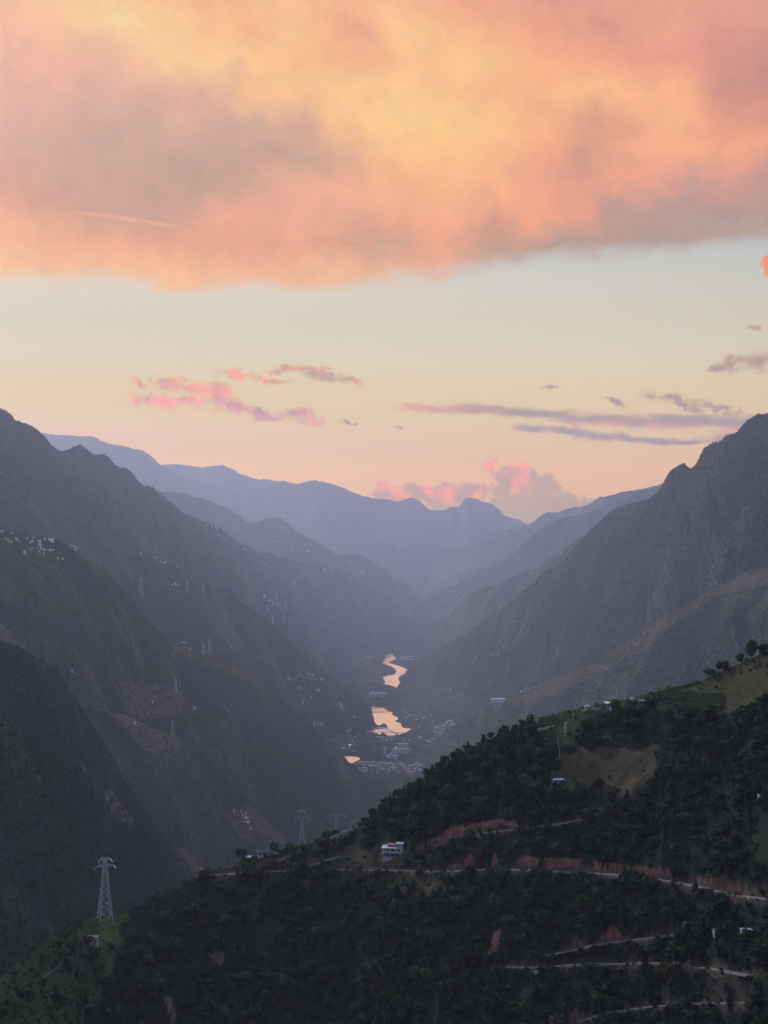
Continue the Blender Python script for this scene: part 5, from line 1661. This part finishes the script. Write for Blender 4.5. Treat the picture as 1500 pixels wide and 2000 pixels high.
for px, py, w, h_, lab in [(1463, 1828, 13, 6, 'low pale building among the trees at the right edge'), (1402, 1828, 7, 5, 'small grey shed among the trees right of the red bank'), (1490, 1562, 7, 5, 'pale wall fragment in the wood at the right edge')]:
    o, u = house_at(px, py, lab, 'building', name='low_building', dz=0.8)
    MB().box(-w * u, w * u, 0, 3, -1.5, h_ * u * .7).build('wall', M_WALL_GREY, o)
    MB().box(-w * u * 1.05, w * u * .8, -.3, 3.2, h_ * u * .7, h_ * u).build('roof', M_WALL_GREY if px != 1402 else M_ROOF_G, o)
for px, py, w, lab in [(1050, 1903, 6, 'low white roofed shed between the two lower roads'), (455, 1712, 9, 'earth walled shed beside the start of the hillside road')]:
    o, u = house_at(px, py, lab, 'shed', name='roadside_shed')
    MB().box(-w * u, w * u, 0, 2, -1.2, 3.5 * u).build('wall', M_WALL_TAN, o)
    gable(MB(), -w * u, w * u, 0, 2, 3.5 * u, 5.5 * u, .25).build('roof', M_WALL_GREY if px == 1050 else M_BRICK, o)

# ------------------------------------------------------------------ crop rows on the terraces


def crop_row(p0, p1, label, group, seed, h=0.45, bend=0.0):
    g2 = np.random.default_rng(seed)
    n = max(6, int(abs(p1[0] - p0[0]) / 3))
    C_ = []
    for k in range(n + 1):
        q = k / n
        p = hill.at(p0[0] + (p1[0] - p0[0]) * q, p0[1] + (p1[1] - p0[1]) * q + bend * math.sin(math.pi * q))
        C_.append(p)
    C_ = np.array(C_)
    m = n * 22
    t = g2.uniform(0, n, m)
    i = np.minimum(t.astype(int), n - 1)
    c = C_[i] + (C_[i + 1] - C_[i]) * (t - i)[:, None]
    c = c + np.stack([g2.normal(0, .1, m), g2.normal(0, .28, m), g2.uniform(0.1, h, m)], -1)
    nrm = g2.normal(size=(m, 3)) * 0.5 + (0, -.5, .7)
    nrm /= np.linalg.norm(nrm, axis=1)[:, None]
    a = np.cross(nrm, g2.normal(size=(m, 3)))
    a /= np.linalg.norm(a, axis=1)[:, None]
    bb = np.cross(nrm, a)
    s = g2.uniform(.22, .5, (m, 1))
    v = np.stack([c - a * s, c - bb * s * .6, c + a * s, c + bb * s * .6], 1)
    me = mesh_np('crop_row', v.reshape(-1, 3), np.arange(m * 4).reshape(m, 4), M_CROP, smooth=False)
    link('crop_row', me, label=label, category='crop row', group=group)


for k, (x0, y0, x1, y1) in enumerate([(1290, 1354, 1412, 1356), (1288, 1358, 1416, 1360), (1291, 1362, 1417, 1364), (1300, 1367, 1416, 1368), (1306, 1371, 1414, 1372), (1318, 1375, 1411, 1377), (1326, 1379, 1406, 1381), (1334, 1383, 1400, 1385)]):
    crop_row((x0, y0), (x1, y1), 'long green crop row across the terraced field on the right crest', 'crop rows of the right terraced field', 300 + k)
for k in range(7):
    x = 1296 + 9 * k
    crop_row((x, 1349.5 - 2.0 * k), (x + 16, 1345 - 2.2 * k), 'short slanting green crop row on the skyline of the right crest', 'slanting crop rows on the right crest', 320 + k, 0.4)
for k in range(5):
    crop_row((1053 + k, 1404 + 3.4 * k), (1098 + 2 * k, 1401 + 3.6 * k), 'curved green crop row above the low viaduct', 'crop rows above the low viaduct', 340 + k, 0.45, bend=-3.0)
for k, (x0, y0, x1, y1) in enumerate([(155, 1806, 200, 1805), (146, 1811, 190, 1812), (168, 1816, 198, 1817)]):
    crop_row((x0, y0), (x1, y1), 'green crop strip on the spur in front of the big pylon', 'crop strips by the big pylon', 360 + k, 0.45)

# ------------------------------------------------------------------ villages and town across the valley


def small_house(name, kind, seed):
    r = random.Random(seed)
    mb = MB()
    w, d, h_ = 1.0, r.uniform(.6, .9), r.uniform(.5, .75)
    if kind == 'gable':
        mb.box(-w / 2, w / 2, -d / 2, d / 2, -.6, h_, 0)
        for x in (-.3, .0, .3):
            mb.box(x - .07, x + .07, -d / 2 - .012, -d / 2 + .01, h_ * .35, h_ * .75, 2)
        a, b2, c = w / 2 + .07, d / 2 + .08, h_
        mb.poly([(-a, -b2, c), (a, -b2, c), (a, 0, c + .28), (-a, 0, c + .28), (a, b2, c), (-a, b2, c), (-w / 2, 0, c)], [(0, 1, 2, 3), (3, 2, 4, 5), (1, 4, 2), (5, 0, 3)], 1)
    elif kind == 'flat':
        h_ = r.uniform(.8, 1.3)
        mb.box(-w / 2, w / 2, -d / 2, d / 2, -.6, h_, 0)
        mb.box(-w / 2 - .05, w / 2 + .05, -d / 2 - .05, d / 2 + .05, h_, h_ + .06, 1)
        mb.box(.12, .42, -.1, .25, h_ + .06, h_ + .32, 0)
        for z in (.18, .62):
            for x in (-.32, -.02, .28):
                mb.box(x - .08, x + .08, -d / 2 - .015, -d / 2 + .01, z, z + .2, 2)
    else:
        mb.box(-w, w, -d / 2, d / 2, -.6, .32, 0)
        a, b2 = w + .05, d / 2 + .05
        mb.poly([(-a, -b2, .32), (a, -b2, .32), (a, b2, .55), (-a, b2, .55)], [(0, 1, 2, 3)], 1)
    return mb


HK = []
for kind, seed, mats in [('gable', 1, (M_WALL, M_ROOF_G)), ('gable', 2, (M_WALL_GREY, M_ROOF_W)), ('flat', 3, (M_WALL, M_ROOF_W)), ('flat', 4, (M_WALL_PINK, M_ROOF_W)), ('long', 5, (M_WALL_GREY, M_ROOF_W)), ('flat', 6, (M_WALL_TAN, M_WALL_GREY)), ('gable', 7, (M_WALL, M_ROOF_W))]:
    HK.append(small_house('house', kind, seed).mesh('house', *mats, M_GLASS))
g5 = random.Random(17)


def hamlet(r, pts, label, group, wpx=4.2, kinds=(1, 2, 6, 6, 4, 1), cat='house'):
    for q in pts:
        px, py = q[0], q[1]
        w = q[2] if len(q) > 2 else wpx * g5.uniform(.7, 1.25)
        p = floor_at(px, py + 1) if r is None else r.at(px, py + 1)
        o = link('house', HK[g5.choice(kinds)], label=label, category=cat, group=group)
        s = 0.86 * w * mpp(p.y)
        o.location = p
        o.rotation_euler = (0, 0, g5.uniform(-.5, .5))
        o.scale = (s, s, s * .85)


hamlet(mtn_h, [(3, 1037), (22, 1041), (31, 1053, 6), (33, 1056), (21, 1058), (52, 1051, 5), (65, 1051), (60, 1056, 6), (58, 1060), (77, 1059, 7), (77, 1066, 7), (87, 1053), (47, 1079, 7), (72, 1070), (80, 1072), (85, 1073), (90, 1075), (97, 1075, 5), (103, 1075, 5), (112, 1089), (120, 1090, 5), (85, 1081), (77, 1078, 5), (10, 1050), (15, 1056), (62, 1070), (56, 1073)],
       'small pale roofed house in the hilltop village at the left edge', 'houses of the hilltop village on the left')
p = mtn_h.at(98, 1056)
o = link('hall', HK[4], label='wide white curved roof hall at the right end of the hilltop village', category='hall')
o.location, o.scale = p, (7 * mpp(p.y),) * 3
hamlet(mtn_h, [(297, 1370, 5), (379, 1383, 6), (386, 1386, 3), (370, 1268, 4), (358, 1254, 4), (140, 1312, 4)], 'lone pale house on the terraced flank of the left mountain', 'lone houses on the left mountain')
hamlet(spur_j, [(263, 1413, 6), (470, 1585, 4), (480, 1590, 5), (478, 1597, 6), (484, 1596, 4), (482, 1605, 6), (476, 1606, 4), (474, 1591, 3), (490, 1618, 4), (457, 1584, 4)], 'pale house on the low dark spur below the brown field', 'houses on the low dark spur')
hamlet(mtn_g, [(139, 1065, 4), (146, 1067, 4), (146, 1073, 5), (151, 1069, 3), (275, 1081), (304, 1090), (313, 1096), (320, 1098), (345, 1106), (335, 1142, 3), (342, 1141, 6), (349, 1142, 3), (259, 1129, 3), (440, 1159, 3)], 'tiny pale house strung along the crest of the left spur', 'houses on the left spur')
hamlet(mtn_f, [(405, 1024), (413, 1026, 5), (420, 1028), (425, 1032), (418, 1044), (424, 1046, 5), (430, 1050), (436, 1053), (476, 1072, 4)], 'tiny house high on the descending edge of the tall left mountain', 'houses high on the tall left mountain', 3.2)
hamlet(mtn_f, [(475, 1198, 5), (480, 1200, 4), (489, 1196, 4), (490, 1199, 5), (496, 1200, 3), (503, 1190, 3), (508, 1203, 4), (516, 1166, 6), (527, 1171, 3), (531, 1173, 4), (536, 1175, 4), (525, 1175, 5), (532, 1180, 4), (540, 1179, 4), (545, 1180, 3), (574, 1137, 4), (513, 1098, 3), (516, 1103, 3), (633, 1114, 5), (648, 1119, 3)],
       'tiny white house in the village on the slope of the tall left mountain', 'houses on the slope of the tall left mountain', 3.5)
hamlet(spur_d, [(505, 1045), (515, 1047), (533, 1055), (540, 1058), (550, 1065), (568, 1072, 4), (572, 1074), (600, 1076, 4), (605, 1077), (685, 1097), (707, 1117, 6), (712, 1119)], 'speck of a white house on the hazy left spur', 'houses on the hazy left spur', 2.6)
hamlet(mtn_g, [(563, 1324, 5), (570, 1327, 4), (584, 1316, 4), (600, 1316, 4), (605, 1317, 4), (611, 1318, 4), (626, 1326, 5), (608, 1336, 4), (583, 1345, 6), (620, 1348, 5), (617, 1347, 3), (606, 1361, 5), (590, 1372, 5), (665, 1380, 8), (668, 1385, 5), (612, 1416, 7), (620, 1413, 5), (626, 1413, 4), (628, 1416, 5), (692, 1401, 5), (680, 1425, 6), (678, 1428, 4)],
       'pale house scattered on the lower left slope above the river', 'houses on the lower left slope')
hamlet(None, [(684, 1456, 6), (683, 1461, 5), (672, 1461, 5), (690, 1468, 5), (700, 1434, 4), (688, 1446, 4), (694, 1439, 4)], 'pale house at the foot of the left slope beside the arch bridge', 'houses by the arch bridge')
hamlet(None, [(722 + (k % 9) * 4.1 + g5.uniform(-1.5, 1.5), 1353 + (k // 9) * 4 + g5.uniform(-1.2, 1.2), g5.uniform(2.5, 5)) for k in range(26)], 'small house in the village between the two river reaches', 'houses of the riverside village')
hamlet(None, [(782 + (k % 7) * 3.6 + g5.uniform(-1, 1), 1283 + (k // 7) * 4 + g5.uniform(-1, 1), g5.uniform(2.5, 4.5)) for k in range(14)] + [(714 + k * 3, 1281 + g5.uniform(-2, 4), 3) for k in range(7)] + [(727, 1264, 7)], 'speck of a house beside the far end of the river', 'houses at the far end of the river')
hamlet(spur_k, [(914, 1067), (922, 1064), (935, 1058), (941, 1056), (945, 1054), (951, 1052), (955, 1051), (962, 1049), (965, 1048), (975, 1045), (985, 1043), (990, 1041), (1003, 1037), (1015, 1037)], 'speck of a pale house along the hazy ridge on the right', 'houses on the hazy right ridge', 2.4)
hamlet(spur_k2, [(850, 1160), (855, 1157), (860, 1155), (875, 1148), (885, 1143), (890, 1140), (893, 1138), (892, 1165, 3), (905, 1163, 3), (945, 1107), (955, 1104), (970, 1099), (980, 1095), (985, 1092), (880, 1156), (900, 1170), (870, 1175)], 'speck of a white house on the pale violet spur', 'houses on the pale violet spur', 2.8)
hamlet(ridge_l, [(1034, 1122), (1040, 1121, 5), (1050, 1122, 4), (1065, 1119), (1090, 1084), (1097, 1079, 4), (1100, 1077), (1020, 1160), (1025, 1157, 4), (1030, 1155), (1003, 1178), (978, 1186)], 'small white house on the violet ridge behind the right mountain', 'houses on the violet ridge', 3.4)
hamlet(mtn_m, [(960, 1279, 4), (975, 1276, 4), (966, 1277, 3), (870, 1365, 3), (880, 1358, 5), (873, 1363, 3), (1003, 1213, 3)], 'lone pale house on the lower face of the right mountain', 'houses low on the right mountain')
hamlet(mtn_n, [(1020, 1350, 5), (1025, 1347, 4), (1030, 1344, 5), (1034, 1346, 4), (1040, 1342, 4), (1046, 1340, 4), (1028, 1353, 5), (1052, 1341, 3), (978, 1376, 4), (968, 1380, 4)], 'pale house of the hamlet on the brown right shoulder', 'houses of the hamlet on the right shoulder')
p = mtn_n.at(985, 1368)
o = link('long_shed', HK[4], label='long white roofed shed on the brown right shoulder', category='shed')
o.location, o.scale = p, (25 * mpp(p.y), 8 * mpp(p.y), 8 * mpp(p.y))
hamlet(None, [(785, 1390), (790, 1386), (795, 1384), (795, 1392), (800, 1398), (792, 1402, 6), (800, 1402), (825, 1402, 5), (830, 1403, 6), (845, 1397, 5), (815, 1405), (838, 1413, 4), (820, 1420)], 'pale house on the right river bank above the wide pool', 'houses on the right river bank')
hamlet(None, [(845, 1415, 5), (853, 1424, 6), (858, 1420, 6), (862, 1425, 5), (853, 1431, 6), (860, 1433, 6), (866, 1428, 6), (866, 1420, 6), (872, 1414, 6), (877, 1411, 7), (883, 1411, 6), (880, 1418, 6), (886, 1416, 6), (876, 1424, 5), (858, 1438, 5), (848, 1428, 5), (852, 1436, 4)], 'white house of the cluster above the town on the right bank', 'houses of the right bank cluster', kinds=(2, 2, 1, 6, 3))
hamlet(None, [(835, 1448, 7), (845, 1446, 6), (840, 1450, 5), (800, 1446, 4), (790, 1448, 4), (741, 1441, 6), (748, 1444, 6), (755, 1446, 5), (765, 1446, 5), (735, 1440, 4), (812, 1450, 5)], 'pale house on the hill between the bridge and the hospital', 'houses between the bridge and the hospital')


def block(px, py, wpx, hpx, floors, bays, mats, label, name='apartment_block', cat='building', rz=0.0, group=None, dpx=None):
    p = floor_at(px, py)
    u = mpp(p.y)
    w, h_ = wpx * u, hpx * u
    d = (dpx or min(wpx, 7)) * u
    o = empty(name, p, label, cat, group, rz)
    MB().box(-w / 2, w / 2, 0, d, -6, h_).build('wall', mats[0], o)
    MB().box(-w / 2 - .4, w / 2 + .4, -.4, d + .4, h_, h_ + .6).build('roof', mats[1], o)
    fh = h_ / floors
    for f in range(floors):
        wn = MB()
        for b2 in range(bays):
            x = -w / 2 + w * (b2 + .5) / bays
            wn.box(x - w / bays * .30, x + w / bays * .30, -.15, .1, f * fh + fh * .32, f * fh + fh * .80)
        wn.build('window_row', M_GLASS, o)
    return o


block(783, 1473, 36, 10, 4, 9, (M_WALL, M_ROOF_W), 'long white hospital block with four rows of windows', 'hospital', 'hospital')
block(787, 1463, 20, 10, 3, 5, (M_WALL_GREY, M_ROOF_W), 'upper grey block standing behind the long white hospital', 'hospital_block')
block(793, 1460, 9, 1.6, 1, 2, (M_WALL_TAN, M_ROOF_W), 'small tan rooftop hall on the upper hospital block', 'rooftop_hall')
block(797, 1474, 5, 12, 5, 2, (M_WALL, M_ROOF_W), 'narrow white stair block at the right end of the hospital', 'stair_block')
block(752, 1473, 7, 12, 5, 2, (M_WALL, M_ROOF_W), 'white tower block standing alone left of the hospital', 'tower_block')
block(821, 1447, 9, 8, 4, 3, (M_WALL, M_ROOF_W), 'white four storey block on the hill right of the bridge', 'white_block')
hamlet(None, [(757, 1477, 6), (763, 1476, 7), (770, 1479, 7), (775, 1477, 6), (773, 1483, 5), (760, 1479, 5)], 'low pale house in front of the hospital', 'houses in front of the hospital')
p = floor_at(773, 1462)
o = empty('mast', p, 'thin white mast rising left of the hospital upper block', 'mast')
MB().bar((0, 0, -3), (0, 0, 12 * mpp(p.y)), 0.9, 0.7, 6).build('shaft', M_WALL, o)

TOWN = [(694, 1494, 5, 6), (700, 1494, 4, 5), (705, 1495, 5, 7), (710, 1495, 4, 6), (715, 1495, 5, 7), (721, 1494, 5, 5), (731, 1494, 6, 6), (742, 1493, 7, 4), (702, 1507, 5, 6), (708, 1507, 5, 7), (714, 1507, 6, 7), (708, 1511, 5, 3),
        (724, 1505, 4, 9), (729, 1505, 4, 9), (734, 1504, 5, 8), (740, 1504, 6, 8), (746, 1504, 4, 6), (748, 1505, 8, 3), (753, 1499, 6, 7), (757, 1506, 6, 4), (760, 1499, 6, 8), (766, 1499, 8, 7), (772, 1502, 6, 5), (765, 1504, 7, 4),
        (776, 1506, 6, 6), (782, 1506, 7, 9), (788, 1505, 6, 8), (793, 1506, 6, 6), (799, 1501, 6, 5), (800, 1507, 5, 6), (797, 1516, 5, 9), (803, 1513, 6, 6), (806, 1500, 6, 6), (812, 1498, 5, 5), (808, 1508, 6, 6), (814, 1506, 6, 6), (820, 1500, 6, 5), (812, 1494, 6, 4), (786, 1496, 6, 4), (777, 1495, 5, 4), (790, 1500, 5, 4), (820, 1508, 5, 5)]
TM = [((M_WALL, M_ROOF_W), 'white'), ((M_WALL_PINK, M_ROOF_W), 'pinkish'), ((M_WALL_TAN, M_ROOF_W), 'tan'), ((M_BRICK, M_WALL_GREY), 'brick red'), ((M_WALL_GREY, M_ROOF_W), 'grey')]
for k, (px, py, w, hh) in enumerate(TOWN):
    c = 2 if 722 < px < 747 and hh > 6 else 3 if 774 < px < 791 and hh > 5 else g5.choice((0, 1, 1, 2, 4, 0))
    block(px, py, w, hh, max(1, int(hh / 1.8)), max(2, int(w / 1.6)), TM[c][0], f'{TM[c][1]} apartment block in the town by the lower river reach', group=f'{TM[c][1]} blocks of the riverside town', rz=g5.uniform(-.35, .35))
hamlet(None, [(g5.uniform(690, 828), g5.uniform(1489, 1511), g5.uniform(3, 5.5)) for k in range(40)], 'low house wedged between the town blocks by the lower river reach', 'low houses of the riverside town', kinds=(1, 2, 3, 3, 5, 6))

# lit street lamps
m_lamp, h, b = new_mat('lamp_glow')
b.inputs['Emission Color'].default_value = (1, 0.95, 0.9, 1)
b.inputs['Emission Strength'].default_value = 6.0
for px, py, lab in [(772.5, 1464, 'lit white lamp left of the hospital'), (741, 1437, 'lit white lamp at the near end of the arch bridge'), (683, 1459, 'lit white lamp at the foot of the left slope')]:
    p = floor_at(px, py)
    u = mpp(p.y)
    o = empty('street_lamp', p, lab, 'street lamp')
    MB().bar((0, 0, -2), (0, 0, 4 * u), .4, .3, 6).build('post', M_STEEL, o)
    MB().bar((0, 0, 4 * u), (0, 0, 4 * u + 1.6), 1.0, 1.0, 8).build('lamp_head', m_lamp, o)

# ------------------------------------------------------------------ arch bridge
A, B = floor_at(713, 1433), floor_at(776, 1436)
Ym = (A.y + B.y) / 2
u = mpp(Ym)
o = empty('arch_bridge', (A + B) / 2, 'pale arch bridge over the river below the wide pool', 'bridge')
L = (B - A)
L.z = 0
half_l = L.length / 2
ex = L.normalized()
ey = Vector((-ex.y, ex.x, 0))
zdeck = 4.5 * u
for off in (-5.5, 5.5):
    rib = MB()
    prev = None
    for k in range(25):
        q = -1 + 2 * k / 24
        pt = ex * (q * half_l) + ey * off + Vector((0, 0, (1 - q * q) * 13.0 * u - .5))
        if prev is not None:
            rib.bar(prev, pt, 1.5, n=6)
        prev = pt
    rib.build('arch_rib', M_BRIDGE, o)
    for k in range(3, 22, 2):
        q = -1 + 2 * k / 24
        zt = (1 - q * q) * 13.0 * u - .5
        if zt > zdeck + 2:
            pt = ex * (q * half_l) + ey * off
            MB().bar(pt + Vector((0, 0, zdeck)), pt + Vector((0, 0, zt)), .35).build('hanger', M_BRIDGE, o)
dk = MB()
a, b2 = ex * (-half_l * 1.02), ex * (half_l * 1.85)
dk.poly([tuple(a - ey * 7 + Vector((0, 0, zdeck - 1.6))), tuple(b2 - ey * 7 + Vector((0, 0, zdeck - 1.6))), tuple(b2 + ey * 7 + Vector((0, 0, zdeck - 1.6))), tuple(a + ey * 7 + Vector((0, 0, zdeck - 1.6))),
         tuple(a - ey * 7 + Vector((0, 0, zdeck))), tuple(b2 - ey * 7 + Vector((0, 0, zdeck))), tuple(b2 + ey * 7 + Vector((0, 0, zdeck))), tuple(a + ey * 7 + Vector((0, 0, zdeck)))],
        [(3, 2, 1, 0), (4, 5, 6, 7), (0, 1, 5, 4), (1, 2, 6, 5), (2, 3, 7, 6), (3, 0, 4, 7)])
dk.build('deck', M_WALL_GREY, o)
for q in (-1.0, 1.0, 1.4, 1.8):
    pt = ex * (q * half_l)
    MB().bar(pt + Vector((0, 0, -6)), pt + Vector((0, 0, zdeck - 1.6)), 2.2, n=8).build('pier', M_CONC, o)

# ------------------------------------------------------------------ power lines


def wire(a, b2, sag, rad, label, group, n=28):
    a, b2 = Vector(a), Vector(b2)
    mb = MB()
    prev = a
    for k in range(1, n + 1):
        q = k / n
        pt = a.lerp(b2, q) - Vector((0, 0, sag * 4 * q * (1 - q)))
        mb.bar(prev, pt, rad, n=3)
        prev = pt
    mb.build('power_line', M_WIRE, kind='thing', label=label, category='power line', group=group)


def pt_at(px, py, Y):
    t, s = ray(px, py)
    return (float(t) * Y, Y, CAM_Z + float(s) * Y)


for k, (x0, y0, Y0, x1, y1, Y1, sg) in enumerate([(-30, 1262, 1150, 590, 1586, 720, 36), (-30, 1300, 1150, 578, 1600, 720, 36), (-30, 1325, 1150, 603, 1600, 724, 38)]):
    wire(pt_at(x0, y0, Y0), pt_at(x1, y1, Y1), sg, 0.030, 'sagging power line from the left edge down to the forked pylon', 'power lines crossing the lower left')
for k, (x0, y0, x1, y1, Y1) in enumerate([(590, 1586, 646, 1600, 775), (578, 1604, 645, 1601, 775), (603, 1604, 671, 1593, 775)]):
    wire(pt_at(x0, y0, 722), pt_at(x1, y1, Y1), 1.5, 0.025, 'short power line between the forked pylon and the T topped pylon', 'power lines on the ridge')
for k, (x0, x1) in enumerate([(1296, 1324), (1288, 1296)]):
    wire(pt_at(x0, 1300 + 8 * k, 690), pt_at(x1, 2120, 150), 3.0, 0.005, 'thin power line hanging steeply down the right side of the near hill', 'power lines over the near hill', 40)
